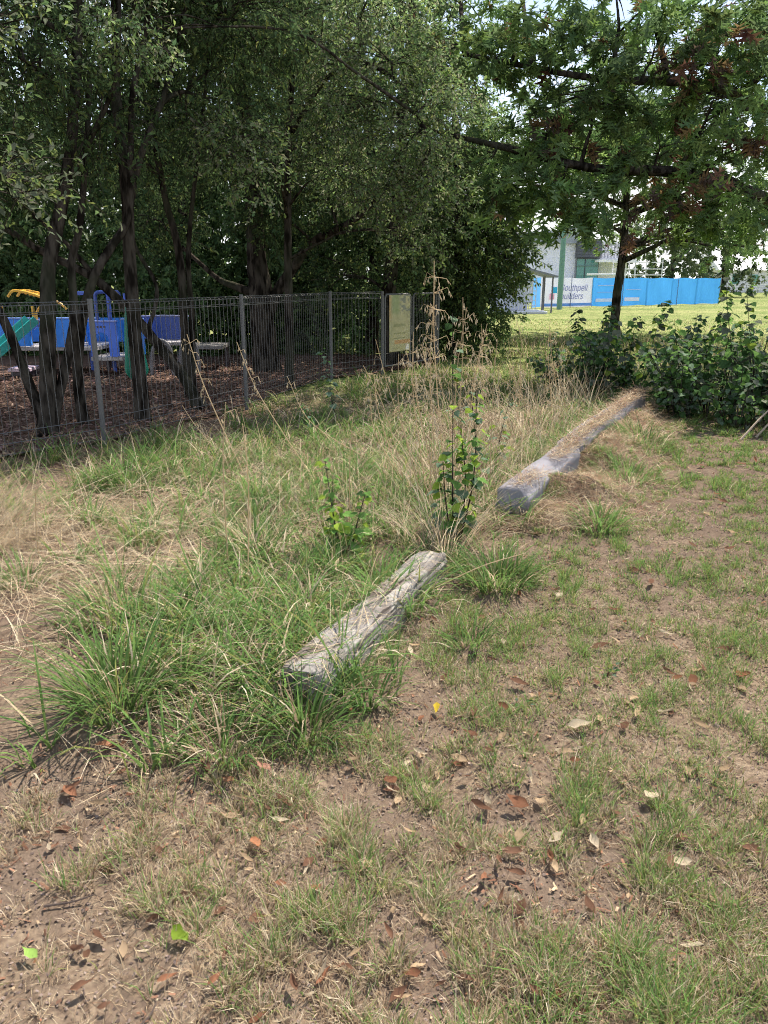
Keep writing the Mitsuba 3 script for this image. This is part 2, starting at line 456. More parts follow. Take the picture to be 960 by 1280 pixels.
# tangled dead straw lying under and over it
m = 75000
x, y = view_xy(m, 2.1, 12.0)
ok, d, fx = rough_mask(x, y, m)
ok &= F2(x, y, 1.6, 5.0) + 0.12 * rng.standard_normal(m) > 0.36
x, y = x[ok], y[ok]; m = len(x)
c = pick(m, [STRAW, PALE, TAN, TAN * 0.65], [4, 3, 3, 2]) * (1 + U(-0.3, 0.3, (m, 1)))
rough.append(blades(x, y, U(0.06, 0.34, m), U(0, 2 * PI, m), U(0.95, 1.5, m), U(1.3, 1.75, m), np.maximum(U(0.002, 0.0042, m), 0.0007 * y), c, c * 1.05, 3,
                    z=ground_z(x, y) + 0.06 * rng.random(m) ** 2))
# long fallen straw crossing the dry patch
m = 420
x, y = -1.55 + 0.62 * rng.standard_normal(m), 4.95 + 0.62 * rng.standard_normal(m)
c = pick(m, [STRAW, PALE, TAN, np.array([0.42, 0.28, 0.22])], [4, 4, 2, 2]) * (1 + U(-0.25, 0.25, (m, 1)))
rough.append(blades(x, y, U(0.25, 0.6, m), 0.7 + U(-0.7, 0.7, m) + PI * (rng.random(m) < 0.5), U(1.15, 1.5, m), U(1.4, 1.65, m), U(0.004, 0.007, m), c, c, 4, z=ground_z(x, y) + U(0.02, 0.10, m)))
# dry heap on the mound against the second timber
m = 26000
y = U(4.8, 10.4, m); x = np.interp(y, LINE_Y, LINE_X) + 0.28 + 0.34 * rng.standard_normal(m)
x, y = x[(line_d(x, y) > -0.16) & (line_d(x, y) < 1.0)], y[(line_d(x, y) > -0.16) & (line_d(x, y) < 1.0)]; m = len(x)
c = pick(m, [STRAW, TAN, PALE, np.array([0.36, 0.22, 0.15]), TAN * 0.55], [4, 4, 3, 3, 2]) * (1 + U(-0.3, 0.3, (m, 1)))
ax = np.where(y < 6.6, 0.87 + (y - 5.08) * 0.483, 1.62 + (y - 6.68) * 0.505)      # axis of the buried timbers
dx = (x - ax) * 0.9
on = (np.abs(dx) < 0.115) & (y > 5.08) & (y < 9.85)
bare = on & ((dx < -0.03) | (F2(x, y, 1.9, 13.0) < 0.42))
zt = np.where(on, np.maximum(np.where(y < 6.6, 0.258, 0.268), ground_z(x, y)), ground_z(x, y))
kp = ~bare
x, y, zt, c = x[kp], y[kp], zt[kp], c[kp]; m = len(x)
rough.append(blades(x, y, U(0.04, 0.16, m) * (1 + 1.6 * rng.random(m) ** 6), U(0, 2 * PI, m), U(0.85, 1.6, m), U(1.45, 1.85, m), np.maximum(U(0.002, 0.004, m), 0.0007 * y), c, c, 2,
                    z=zt + 0.035 * rng.random(m) ** 2))
V, F, C = cat(rough)
put('rough_grass', V, F, 'm_grass', C)
tag('rough_grass', 'unmown long green and straw grass between the fence and the timbers', 'long grass', kind='stuff')

# ---- standing dry culms and farther grass (denser behind the centre)
far = []
m = 800
y = U(4.4, 12.5, m); x = np.interp(y, LINE_Y, LINE_X) - np.abs(rng.standard_normal(m)) * 0.8 - 0.1
ok = x > fence_x(y) + 0.3
x, y = x[ok], y[ok]; m = len(x)
c = pick(m, [STRAW, PALE, TAN], [4, 3, 3]) * (1 + U(-0.25, 0.25, (m, 1)))
far.append(blades(x, y, U(0.25, 0.75, m), U(0, 2 * PI, m), U(0.0, 0.45, m), U(0.2, 1.3, m), np.maximum(0.0025, 0.0006 * y) * np.ones(m), c, c, 4))
m = 1700
x, y = view_xy(m, 2.4, 8.0)
ok, d, fx = rough_mask(x, y, m)
x, y = x[ok], y[ok]; m = len(x)
c = pick(m, [STRAW, PALE, TAN], [4, 3, 3]) * (1 + U(-0.25, 0.25, (m, 1)))
far.append(blades(x, y, U(0.22, 0.6, m), U(0, 2 * PI, m), U(0.1, 0.5, m), U(0.3, 1.2, m), np.maximum(0.0025, 0.0006 * y) * np.ones(m), c, c, 4))
# taller grass in the shade between the gate and the oak
m = 26000
y = 10.5 * (22 / 10.5) ** rng.random(m); x = np.interp(y, LINE_Y, LINE_X) + U(-4.5, 7.0, m)
ok = (x > fence_x(y) + 0.4) & (F2(x, y, 0.8, 7.0) > 0.34 + 0.12 * (y > 15)) & (x < 0.6 * y)
x, y = x[ok], y[ok]; m = len(x)
isg = rng.random(m) < 0.6
c1 = np.where(isg[:, None], pick(m, [GREEN, OLIVE], [2, 3]), pick(m, [STRAW, TAN], [2, 2])) * (1 + U(-0.25, 0.25, (m, 1)))
far.append(blades(x, y, U(0.08, 0.32, m), U(0, 2 * PI, m), U(0.0, 0.5, m), U(0.4, 1.6, m), 0.0008 * y, c1 * 0.8, c1, 3))
V, F, C = cat(far)
put('dry_grass', V, F, 'm_grass', C)
tag('dry_grass', 'upright dry seeding grass standing behind the timbers and by the gate', 'dry grass', kind='stuff')
# ---- short grass of the field, as far as single blades could be told apart
m = 42000
y = 8.5 * (34 / 8.5) ** rng.random(m); x = np.interp(y, LINE_Y, LINE_X) + (0.6 * y) * U(-0.55, 1.0, m)
ok = (line_d(x, y) > -0.2) | (y > 15.5)
ok &= (x > -0.5 + 0.1 * y)
x, y = x[ok], y[ok]; m = len(x)
c1 = pick(m, [OLIVE * 1.3, GREEN * 1.4, STRAW], [5, 3, 2]) * (1 + U(-0.25, 0.25, (m, 1)))
V, F, C = blades(x, y, U(0.025, 0.07, m), U(0, 2 * PI, m), U(0.0, 0.6, m), U(0.4, 1.6, m), 0.0011 * y, c1 * 0.85, c1, 2)
put('field_grass', V, F, 'm_grass', C)
tag('field_grass', 'mown yellow green grass of the sports field', 'field grass', kind='stuff')


# ------------------------------------------------------------------ individual grass tufts
def tuft(label, cx, cy, rad, h, n, green=0.9, lean=None, spread=0.5, key='grass_tuft', catg='grass tuft', wid=(0.005, 0.0115), cols=None):
    n = int(n * 0.72) if wid[0] == 0.005 and n > 20 else n
    r = rad * np.sqrt(rng.random(n)); a = U(0, 2 * PI, n)
    x, y = cx + r * np.cos(a), cy + r * np.sin(a)
    isg = rng.random(n) < green
    c1 = np.where(isg[:, None], pick(n, cols or [GREEN, DEEP, DEEP * 1.2, OLIVE], [5, 4, 3, 1]), pick(n, [STRAW, PALE, TAN], [4, 3, 2])) * (1 + U(-0.25, 0.25, (n, 1)))
    az = a + U(-0.7, 0.7, n) if lean is None else np.where(rng.random(n) < 0.5, lean, a) + U(-0.6, 0.6, n)
    L = h * U(0.45, 1.35, n) * (1 - 0.3 * r / rad)
    out = r / rad
    V, F, C = blades(x, y, L, az, U(0, 0.25, n) + spread * out * 0.8, U(0.5, 1.5, n) + spread * out * 1.4, np.maximum(U(*wid, n), 0.0008 * cy), c1 * 0.6 + 0.4 * np.where(isg[:, None], OLIVE, TAN), c1, 5)
    k = put(key, V, F, 'm_grass', C)
    tag(k, label, catg)


tuft('tall lush green grass tuft at the left, in front of the straw', -1.02, 2.66, 0.17, 0.46, 420)
tuft('green grass tuft growing against the near end of the timber log', -0.30, 2.52, 0.15, 0.27, 330)
tuft('low spreading grass tuft on the soil left of the log end', -0.58, 2.38, 0.16, 0.24, 260, 0.8)
tuft('narrow green tuft at the left edge beside the pale straw mound', -1.98, 3.95, 0.12, 0.24, 150)
tuft('bushy green tuft right of the far end of the near log', 0.62, 3.98, 0.20, 0.32, 420, 0.85)
tuft('green tuft hugging the sunny right side of the near log', -0.08, 2.74, 0.10, 0.26, 170)
tuft('few tall green blades rising right of the near log end', 0.05, 2.86, 0.02, 0.42, 7, 1.0, spread=0.05)
tuft('small green tuft on the bare soil right of the log middle', 0.40, 3.22, 0.11, 0.16, 130)
tuft('dark green drooping tuft at the foot of the fence post', -2.02, 5.95, 0.22, 0.36, 420, 0.95)
tuft('green tuft behind the log at the foot of the leafy sapling', -0.28, 4.02, 0.17, 0.28, 300, 0.9)
tuft('fresh bright green grass tuft on the strip beside the straw heap', 1.45, 4.95, 0.17, 0.22, 330, 0.95, cols=[GREEN * 1.3, GREEN * 1.1, DEEP * 1.3, GREEN])
tuft('bright green grass strip near the shrubs right of the timbers', 2.05, 6.3, 0.30, 0.22, 420, 0.92, cols=[GREEN * 1.3, GREEN * 1.1, DEEP * 1.3, GREEN])
tuft('long green grass tuft at the foot of the leafy shrubs', 2.55, 7.5, 0.30, 0.32, 420, 0.85)
tuft('upright mixed green and straw tuft in the middle of the rough', -0.80, 4.45, 0.13, 0.42, 220, 0.55, spread=0.25)
tuft('green tuft left of the middle of the rough grass', -1.35, 3.55, 0.20, 0.30, 300, 0.8)
tuft('pale dry tussock of fine straw at the left edge', -2.62, 4.60, 0.34, 0.62, 900, 0.03, spread=0.6, key='straw_tussock', catg='dry grass tussock', wid=(0.0025, 0.0045))
tuft('tall brown tussock of dead stems behind the near log end', 0.36, 4.45, 0.22, 0.62, 260, 0.12, spread=0.45, key='straw_tussock', catg='dry grass tussock', wid=(0.0035, 0.006))
tuft('dry straw tussock standing left of the second timber', 0.52, 5.9, 0.42, 0.85, 260, 0.2, spread=0.4, key='straw_tussock', catg='dry grass tussock', wid=(0.004, 0.007))
tuft('straw tussock in the shade by the end of the second timber', 1.6, 8.2, 0.40, 0.6, 220, 0.25, spread=0.4, key='straw_tussock', catg='dry grass tussock', wid=(0.003, 0.006))


# ------------------------------------------------------------------ dry seed stalks
def seed_stalk(label, base, tip, r0=0.0028, heads=10, bow=0.06, droop=0.05, side=(1, 0, 0)):
    b = np.array([base[0], base[1], float(ground_z(base[0], base[1])) - 0.01]); t = np.array(tip, float)
    d = t - b; ln = np.linalg.norm(d)
    perp = np.array([-d[2], 0, d[0]]) / ln
    pts = [b, b + d * 0.35 + perp * bow * 0.7, b + d * 0.7 + perp * bow, t]
    P = spline(pts, 5)
    r0 = r0 * 1.5
    V, F = tube(P, np.linspace(r0, r0 * 0.5, len(P)), 5)
    col = STRAW * 1.1 * U(0.85, 1.15)
    parts = [(V, F, np.tile(col, (len(V), 1)))]
    for k in range(heads):
        s = U(0.55, 1.0); p = P[min(int(s * (len(P) - 1)), len(P) - 1)]
        az = U(0, 2 * PI); ln1 = U(0.03, 0.09) * (0.6 + ln * 0.5)
        q1 = p + np.array([math.cos(az) * ln1 * 0.7, math.sin(az) * ln1 * 0.4, ln1 * U(-0.2, 0.5)])
        q2 = q1 + np.array([math.cos(az) * ln1 * 0.3, 0.0, -ln1 * U(0.3, 0.9)])
        tv, tf = tube(np.array([p, q1, q2]), [r0 * 0.35, r0 * 0.3, r0 * 0.2], 3, cap=False)
        parts.append((tv, tf, np.tile(col, (len(tv), 1))))
        for e in range(rng.integers(1, 4)):
            o = q1 + (q2 - q1) * U(0, 1); ang = U(0, 2 * PI)
            dr_ = np.array([0.35 * math.cos(ang), 0.35 * math.sin(ang), -1.0]); dr_ /= np.linalg.norm(dr_)
            sl = U(0.02, 0.036); w = sl * 0.13
            tv, tf = tube(np.array([o, o + dr_ * sl * 0.4, o + dr_ * sl]), [w * 0.3, w, w * 0.1], 4, cap=False)
            parts.append((tv, tf, np.tile(PALE * U(0.85, 1.1), (len(tv), 1))))
    V, F, C = cat(parts)
    k = put('seed_stalk', V, F, 'm_grass', C)
    tag(k, label, 'dry grass stalk')


seed_stalk('tallest dry seed stalk, rising in the middle above the gate', (0.46, 5.34), (0.33, 5.34, 1.72), 0.0034, 30, 0.03)
seed_stalk('second tall seed stalk in the middle, beside the tallest one', (0.55, 5.9), (0.58, 5.9, 1.48), 0.003, 22, -0.02)
seed_stalk('long dry stalk leaning left in front of the fence, towards the green cloth', (-1.22, 6.55), (-1.63, 6.55, 1.17), 0.0042, 12, 0.03)
seed_stalk('long dry stalk leaning left in front of the second visible fence post', (-0.57, 6.27), (-1.17, 6.27, 1.13), 0.0036, 12, 0.05)
seed_stalk('short bent dry stalk with pale tip left of the long leaning one', (-1.45, 7.0), (-1.88, 7.19, 0.48), 0.003, 3, 0.02)
seed_stalk('arched dry stalk bowing left with hanging seeds before the dark fence', (0.10, 6.6), (-0.82, 6.6, 0.82), 0.0032, 14, 0.16)
seed_stalk('dry seed stalk bowing right over the second timber', (0.87, 6.27), (1.30, 6.27, 0.92), 0.003, 16, -0.12)
seed_stalk('dry seed stalk leaning left out of the middle tussock', (0.30, 5.34), (0.10, 5.34, 1.12), 0.003, 16, 0.06)
seed_stalk('dry seed stalk nodding left low in the middle tussock', (0.22, 5.7), (-0.10, 5.7, 0.82), 0.003, 14, 0.08)
seed_stalk('dry seed stalk standing right of the leafy sapling', (0.95, 6.0), (1.05, 6.0, 0.98), 0.003, 14, -0.03)
seed_stalk('thin stalk standing in the left rough, pale and straight', (-0.88, 4.1), (-0.84, 4.1, 0.98), 0.003, 6, 0.02)
seed_stalk('thin stalk next to the pale straight one in the left rough', (-0.74, 3.9), (-0.72, 3.9, 0.90), 0.003, 5, -0.02)
seed_stalk('thin brown stalk in front of the pale tussock at left', (-2.06, 4.34), (-2.02, 4.34, 0.44), 0.003, 2, 0.01)
seed_stalk('dry seed stalk before the shrub, bowing right', (1.27, 7.55), (1.72, 7.55, 0.72), 0.003, 12, -0.08)
seed_stalk('dry stalk in the shade in front of the gate', (0.13, 6.5), (-0.08, 6.5, 0.84), 0.003, 8, 0.04)
seed_stalk('loose straw lying across the grass beside the log', (0.0, 3.6), (0.75, 3.9, 0.20), 0.0025, 0, 0.03)
for k in range(40):
    y0 = U(4.8, 8.2); x0 = float(np.interp(y0, LINE_Y, LINE_X)) - U(0.1, 0.95)
    h0, l0 = U(0.55, 1.25), U(-0.4, 0.4)
    nm = ('tall' if h0 > 1.0 else 'middling' if h0 > 0.78 else 'short') + (' left leaning' if l0 < -0.13 else ' right leaning' if l0 > 0.13 else ' upright') + ' seed stalk ' + ('at the front of' if y0 < 5.8 else 'within' if y0 < 7 else 'behind') + ' the middle tussock'
    seed_stalk(nm, (x0, y0), (x0 + l0, y0, h0), 0.0024, 12, U(-0.06, 0.06))
    labels[list(labels)[-1]]['group'] = nm.replace('stalk', 'stalks')
for x0, y0, l0, h0, nm in ((0.40, 5.4, -0.06, 1.5, 'tall tangled seed stalk just left of the tallest one'), (0.52, 5.5, 0.05, 1.42, 'tall drooping seed stalk just right of the tallest one'), (0.62, 5.7, 0.12, 1.3, 'tall seed stalk with hanging heads right of the tall group'), (0.33, 5.6, -0.12, 1.25, 'tall seed stalk at the left of the tall group')):
    seed_stalk(nm, (x0, y0), (x0 + l0, y0, h0), 0.0028, 30, 0.04)


# ------------------------------------------------------------------ leaves and twigs
TPL_SIMPLE = (np.array([[0, 0, 0], [0.45, 0.5, 0.12], [1, 0, -0.08], [0.45, -0.5, 0.12]]), np.array([[0, 2, 1], [0, 3, 2]]))
TPL_ROUND = (np.array([[0, 0, 0.0], [0.1, 0.38, 0.06], [0.5, 0.55, 0.1], [0.85, 0.3, 0.0], [1.08, 0, -0.14], [0.85, -0.3, 0.0], [0.5, -0.55, 0.1], [0.1, -0.38, 0.06], [0.5, 0, 0.0]]),
             np.array([[8, 0, 7], [8, 7, 6], [8, 6, 5], [8, 5, 4], [8, 4, 3], [8, 3, 2], [8, 2, 1], [8, 1, 0]]))
TPL_OBOVATE = (np.array([[0, 0, 0], [0.35, 0.26, 0.06], [0.72, 0.5, 0.08], [1.02, 0, -0.05], [0.72, -0.5, 0.08], [0.35, -0.26, 0.06]]), np.array([[0, 3, 2], [0, 2, 1], [0, 4, 3], [0, 5, 4]]))
_o = [[0, 0, 0], [0.5, 0.09, 0.02], [1.02, 0, -0.1], [0.5, -0.09, 0.02]]
_f = [[0, 2, 1], [0, 3, 2]]
for (x0, x1, tx, ty) in ((0.08, 0.28, 0.30, 0.40), (0.30, 0.56, 0.66, 0.55), (0.58, 0.82, 0.96, 0.34)):
    for s in (1, -1):
        k = len(_o)
        _o += [[x0, 0.0, 0.0], [x1, 0.0, -0.02], [tx, s * ty, 0.07]]
        _f += [[k, k + 1, k + 2]]
TPL_OAK = (np.array(_o, float), np.array(_f))


def leaf_mesh(P, D, N, size, wid, tpl, col):
    """size: length per leaf; wid: width / length"""
    D = D / (np.linalg.norm(D, axis=1, keepdims=True) + 1e-9)
    S = np.cross(N, D); S /= np.linalg.norm(S, axis=1, keepdims=True) + 1e-9
    N = np.cross(D, S)
    t, f = tpl
    size = size[:, None, None]
    V = P[:, None] + size * (t[None, :, 0:1] * D[:, None] + wid * t[None, :, 1:2] * S[:, None] + t[None, :, 2:3] * N[:, None])
    n, k = len(P), len(t)
    F = (f[None] + np.arange(n)[:, None, None] * k).reshape(-1, 3)
    return V.reshape(-1, 3), F, np.repeat(col, k, 0)


def unit(n):
    v = rng.standard_normal((n, 3))
    return v / np.linalg.norm(v, axis=1, keepdims=True)


def clump_leaves(clumps, size, wid, tpl, cols, probs, droop=0.3, per=16, tlen=(0.25, 0.6), up=1.0, shell=0.45, twigs=True, amt=0.25, outn=0.5, dens=1.0):
    LV, TV = [], []
    for (c, r, n) in clumps:
        c, r = np.asarray(c, float), np.broadcast_to(np.asarray(r, float), (3,))
        nt = max(1, int(n * dens / per))
        o = unit(nt)
        S = c + r * o * (rng.random((nt, 1)) ** shell)
        D = 0.8 * o * [1, 1, 0.5] + 0.6 * unit(nt) + [0, 0, -droop]
        D /= np.linalg.norm(D, axis=1, keepdims=True)
        ln = U(*tlen, nt)
        E = S + D * ln[:, None] + np.array([0, 0, -0.15 * droop]) * ln[:, None]
        if twigs:
            for a, b in zip(S, E):
                m = (a + b) / 2 + [0, 0, 0.04]
                TV.append(tube(np.array([a, m, b]), [0.0045, 0.0035, 0.0015], 3, cap=False))
        ti = np.repeat(np.arange(nt), per); m = len(ti)
        t = rng.random(m) ** 0.8
        P = S[ti] + (E - S)[ti] * t[:, None] + 0.02 * rng.standard_normal((m, 3))
        LD = D[ti] * 0.6 + unit(m) * 0.8 + [0, 0, -droop * 0.8]
        N = np.array([0, 0, up]) + 0.75 * unit(m) + outn * o[ti]
        C = pick(m, cols, probs) * (1 + amt * U(-1, 1, (m, 1)) + 0.08 * U(-1, 1, (m, 3))) * U(0.72, 1.35)
        LV.append(leaf_mesh(P, LD, N, U(0.55, 1.25, m) * size, wid, tpl, np.clip(C, 0.005, 0.9)))
    return cat(LV), (cat(TV) if TV else None)


def limbs_for(trunks, clumps, rmax=0.07, k=1.0):
    """curved limbs from the trunks to the clump centres"""
    pts = np.vstack([spline(t[0], 8) for t in trunks])
    out = []
    for (c, r, n) in clumps:
        c = np.asarray(c, float)
        dd = np.linalg.norm(pts - c, axis=1) + 1.2 * np.maximum(pts[:, 2] - c[2] + 0.2, 0)
        p = pts[np.argmin(dd)]
        m = p + (c - p) * 0.5 + [U(-0.1, 0.1), U(-0.1, 0.1), 0.12 * np.linalg.norm(c - p)]
        rr = min(rmax, 0.018 + 0.022 * np.linalg.norm(c - p)) * k
        P = spline([p, p + (m - p) * 0.5 + [0, 0, 0.03], m, c], 4)
        parts = [tube(P, np.linspace(rr, rr * 0.3, len(P)), 6, cap=False)]
        R = np.broadcast_to(np.asarray(r, float), (3,))
        for _ in range(5):
            e = c + R * unit(1)[0] * 0.8
            s = P[rng.integers(len(P) // 2, len(P))]
            parts.append(tube(spline([s, (s + e) / 2 + [0, 0, 0.06], e], 3), np.linspace(rr * 0.35, 0.004, 7), 4, cap=False))
        out.append(cat(parts))
    return out


def make_tree(key, label, catg, trunks, clumps, leaf, trunk_sides=12, limbs=True, rmax=0.07, group=None, crown='crown', extra_limbs=()):
    """trunks: list of (points, r0, r1). The thing has trunk, limb, twig and crown parts."""
    key = numbered(key)
    labels[key] = {}
    for n_, (pts, r0, r1) in enumerate(trunks):
        P = spline(pts, 7)
        rad = np.linspace(r0, r1, len(P)) * (0.74 if key.startswith(('dark', 'curved', 'leaning', 'forked', 'old')) else 1.0)
        if pts[0][2] < 0.3:
            rad = rad * (1 + 0.45 * np.exp(-np.clip(P[:, 2], 0, 9) / 0.14))
        V, F = tube(P, rad, trunk_sides, rough=0.22, seed=n_ + len(scene))
        put(key + '__trunk', V, F, 'm_bark', smooth=True)
    for pts, r0, r1 in extra_limbs:
        P = spline(pts, 6)
        V, F = tube(P, np.linspace(r0, r1, len(P)), 8, rough=0.2)
        put(key + '__limb', V, F, 'm_bark', smooth=True)
    if limbs:
        allL = limbs_for(trunks, clumps, rmax)
        for L_ in allL:
            put(key + '__limb', L_[0], L_[1], 'm_bark', smooth=True)
    lv, tw = clump_leaves(clumps, **leaf)
    if tw is not None:
        put(key + '__twig', tw[0], tw[1], 'm_bark')
        labels[key + '__twig'] = {'kind': 'stuff'}
    put(key + '__' + crown, lv[0], lv[1], 'm_leaf', lv[2])
    labels[key + '__' + crown] = {'kind': 'stuff'}
    tag(key, label, catg, group)
    return key


def scatter(n, lo, hi, r, leaves, minz=None, seed=0):
    g = np.random.default_rng(seed)
    out = []
    for _ in range(n):
        c = g.uniform(lo, hi)
        rr = np.asarray(r, float) * g.uniform(0.75, 1.25)
        out.append((c, rr, int(leaves * g.uniform(0.8, 1.2))))
    return out


G1 = np.array([0.085, 0.130, 0.058]); G2 = np.array([0.110, 0.165, 0.064]); G3 = np.array([0.060, 0.098, 0.045]); G4 = np.array([0.17, 0.22, 0.07])
GROVE = dict(size=0.075, wid=0.42, tpl=TPL_SIMPLE, cols=[G1, G2, G3, G4], probs=[4, 3, 3, 1], droop=0.25, dens=1.45)
GROVE_BG = dict(dens=1.5, size=0.16, wid=0.45, tpl=TPL_SIMPLE, cols=[G1, G2, G3], probs=[4, 3, 3], droop=0.25, twigs=False, tlen=(0.3, 0.8))

# multi-stemmed tree at the left
make_tree('dark_tree', 'dark multi-stemmed tree forking low behind the fence at the far left', 'tree',
          [([(-3.63, 8.2, -0.05), (-3.54, 8.2, 0.55), (-3.46, 8.2, 1.21), (-3.42, 8.3, 1.76), (-3.2, 8.4, 2.52), (-3.07, 8.5, 3.27), (-2.97, 8.6, 4.2), (-3.0, 8.7, 5.6)], 0.125, 0.05),
           ([(-3.62, 8.2, 0.12), (-3.74, 8.2, 0.55), (-3.87, 8.1, 1.21), (-4.05, 8.0, 1.7), (-4.4, 8.0, 2.6)], 0.08, 0.04),
           ([(-3.56, 8.22, 0.1), (-3.38, 8.3, 0.71), (-3.27, 8.4, 1.2), (-3.27, 8.5, 1.76), (-3.14, 8.5, 2.15), (-3.02, 8.6, 2.92), (-2.95, 8.7, 3.6)], 0.075, 0.035),
           ([(-3.2, 8.4, 2.5), (-2.9, 8.4, 2.95), (-2.6, 8.4, 3.5), (-2.45, 8.3, 4.3)], 0.045, 0.02)],
          [((-3.25, 7.75, 3.5), (0.5, 0.3, 0.35), 800), ((-3.7, 7.8, 2.75), (0.4, 0.3, 0.25), 450), ((-2.75, 8.3, 3.1), (0.4, 0.3, 0.35), 650), ((-3.9, 8.3, 4.0), (0.9, 0.8, 0.6), 2400), ((-3.2, 8.9, 4.7), (1.0, 0.9, 0.6), 3000), ((-4.9, 8.2, 3.4), (0.8, 0.8, 0.6), 2000),
           ((-2.5, 8.6, 5.0), (0.9, 0.8, 0.5), 2400), ((-3.4, 8.8, 6.0), (1.4, 1.2, 0.7), 4200), ((-4.4, 9.0, 2.7), (0.6, 0.6, 0.4), 1000), ((-5.0, 9.5, 5.2), (1.2, 1.2, 0.7), 3000)], GROVE)
# straight trunk right of it, with the curved stem
make_tree('dark_tree', 'straight dark trunk beside the green cloth behind the fence', 'tree',
          [([(-2.85, 9.1, -0.05), (-2.86, 9.1, 0.89), (-2.85, 9.1, 1.69), (-2.81, 9.1, 2.6), (-2.83, 9.1, 3.08), (-2.86, 9.2, 3.6), (-2.83, 9.3, 4.2), (-2.8, 9.3, 5.8)], 0.115, 0.05),
           ([(-2.8, 9.1, 2.35), (-2.62, 9.1, 2.9), (-2.35, 9.2, 3.5), (-2.1, 9.3, 4.3), (-2.0, 9.3, 5.2)], 0.055, 0.03)],
          [((-2.1, 9.3, 5.2), (1.0, 0.9, 0.6), 3000), ((-2.7, 9.8, 6.3), (1.3, 1.2, 0.7), 4000),
           ((-1.5, 9.6, 4.3), (0.7, 0.7, 0.5), 1900), ((-2.0, 9.9, 3.6), (0.7, 0.6, 0.5), 1700), ((-3.1, 9.8, 3.4), (0.6, 0.6, 0.5), 1500), ((-1.0, 10.2, 5.6), (1.0, 1.0, 0.6), 2800)], GROVE)
make_tree('curved_tree', 'tree with an S-shaped stem that bends to the right above the fence post', 'tree',
          [([(-3.42, 8.75, -0.05), (-3.42, 8.7, 0.4), (-3.36, 8.65, 0.85), (-3.23, 8.6, 1.27), (-3.08, 8.6, 1.64), (-2.9, 8.7, 1.94), (-2.76, 8.85, 2.2), (-2.70, 8.9, 2.55), (-2.66, 8.9, 3.0), (-2.58, 8.9, 3.5), (-2.4, 9.0, 4.2), (-2.2, 9.2, 5.4)], 0.085, 0.03)],
          [((-2.2, 9.4, 4.5), (0.7, 0.7, 0.4), 1500), ((-1.9, 9.6, 5.9), (0.9, 0.9, 0.5), 2000)], GROVE)
make_tree('leaning_tree', 'dark leaning tree whose long trunk slopes up to the left across the playground', 'tree',
          [([(-2.36, 10, -0.06), (-2.58, 10, 0.42), (-2.98, 10, 0.97), (-3.43, 10, 1.49), (-3.7, 10, 1.69), (-4.16, 10, 1.92), (-4.57, 10, 2.18), (-5.02, 10, 2.45), (-5.9, 10.1, 3.1)], 0.10, 0.035),
           ([(-3.5, 10, 1.55), (-3.95, 10, 2.1), (-4.4, 10.0, 2.5), (-4.8, 10.1, 3.1)], 0.045, 0.02),
           ([(-2.98, 10, 0.97), (-2.85, 10.1, 1.5), (-3.1, 10.2, 2.0), (-3.2, 10.3, 2.6)], 0.04, 0.02)],
          [((-5.2, 10.2, 3.1), (0.9, 0.8, 0.5), 1900), ((-6.2, 10.4, 3.8), (1.0, 0.9, 0.6), 2300), ((-4.6, 10.4, 3.9), (0.8, 0.8, 0.5), 1900)], GROVE)
make_tree('forked_tree', 'slim dark tree with two close stems right of the straight trunk', 'tree',
          [([(-2.74, 10.9, -0.05), (-2.74, 10.9, 1.08), (-2.73, 10.9, 1.7), (-2.78, 10.9, 2.21), (-2.88, 10.9, 2.7), (-2.95, 10.9, 3.65), (-2.75, 10.9, 4.28), (-2.5, 10.9, 5.4)], 0.085, 0.035),
           ([(-2.70, 10.95, -0.02), (-2.65, 11, 1.08), (-2.64, 10.95, 1.81), (-2.53, 10.9, 2.51), (-2.37, 10.9, 3.28), (-2.2, 11, 4.4)], 0.06, 0.025)],
          [((-2.3, 11.2, 3.6), (0.7, 0.6, 0.5), 1500), ((-2.9, 11.3, 4.4), (0.9, 0.9, 0.6), 2300), ((-1.9, 11.3, 5.0), (1.0, 0.9, 0.6), 2700), ((-3.9, 11.5, 3.2), (0.7, 0.7, 0.5), 1600), ((-2.4, 11.5, 6.4), (1.3, 1.2, 0.7), 3400)], GROVE)
make_tree('old_tree', 'broad dark old trunk behind the middle fence post', 'tree',
          [([(-2.08, 14, -0.05), (-2.14, 14, 0.93), (-2.18, 14, 1.86), (-2.2, 14, 2.51), (-2.23, 14, 3.51), (-2.33, 14, 4.7), (-2.27, 14, 6.5)], 0.31, 0.10),
           ([(-2.05, 14, 1.0), (-1.85, 13.95, 1.4), (-1.5, 13.8, 1.86), (-1.13, 13.6, 2.24), (-0.51, 13.2, 2.5), (0.1, 13, 3.0)], 0.16, 0.05),
           ([(-2.2, 14, 1.35), (-2.6, 14, 1.5), (-2.95, 14.2, 1.65), (-3.6, 14.4, 2.2)], 0.11, 0.04)],
          [((-1.0, 13.4, 3.1), (0.9, 0.8, 0.5), 1700), ((-2.2, 13.6, 3.9), (1.0, 0.9, 0.6), 2200), ((-3.4, 14, 3.6), (0.9, 0.9, 0.6), 2000), ((-1.6, 13.9, 5.2), (1.2, 1.1, 0.7), 2700),
           ((-3.0, 14, 6.3), (1.5, 1.4, 0.8), 3300), ((-0.8, 13.9, 6.4), (1.4, 1.3, 0.8), 3300), ((-1.7, 13.3, 2.6), (0.6, 0.5, 0.4), 900), ((-3.9, 14.4, 2.6), (0.7, 0.7, 0.5), 1200)], {**GROVE, 'size': 0.085}, rmax=0.1)
SUNNY = dict(dens=0.75, size=0.056, wid=0.50, tpl=TPL_OBOVATE, cols=[G1 * 1.7, G2 * 1.7, np.array([0.26, 0.29, 0.18]), G4 * 1.4], probs=[3, 4, 4, 2], droop=0.22, tlen=(0.2, 0.5), outn=0.8)  # paler leaf tones paint sunlight into the slim tree boughs
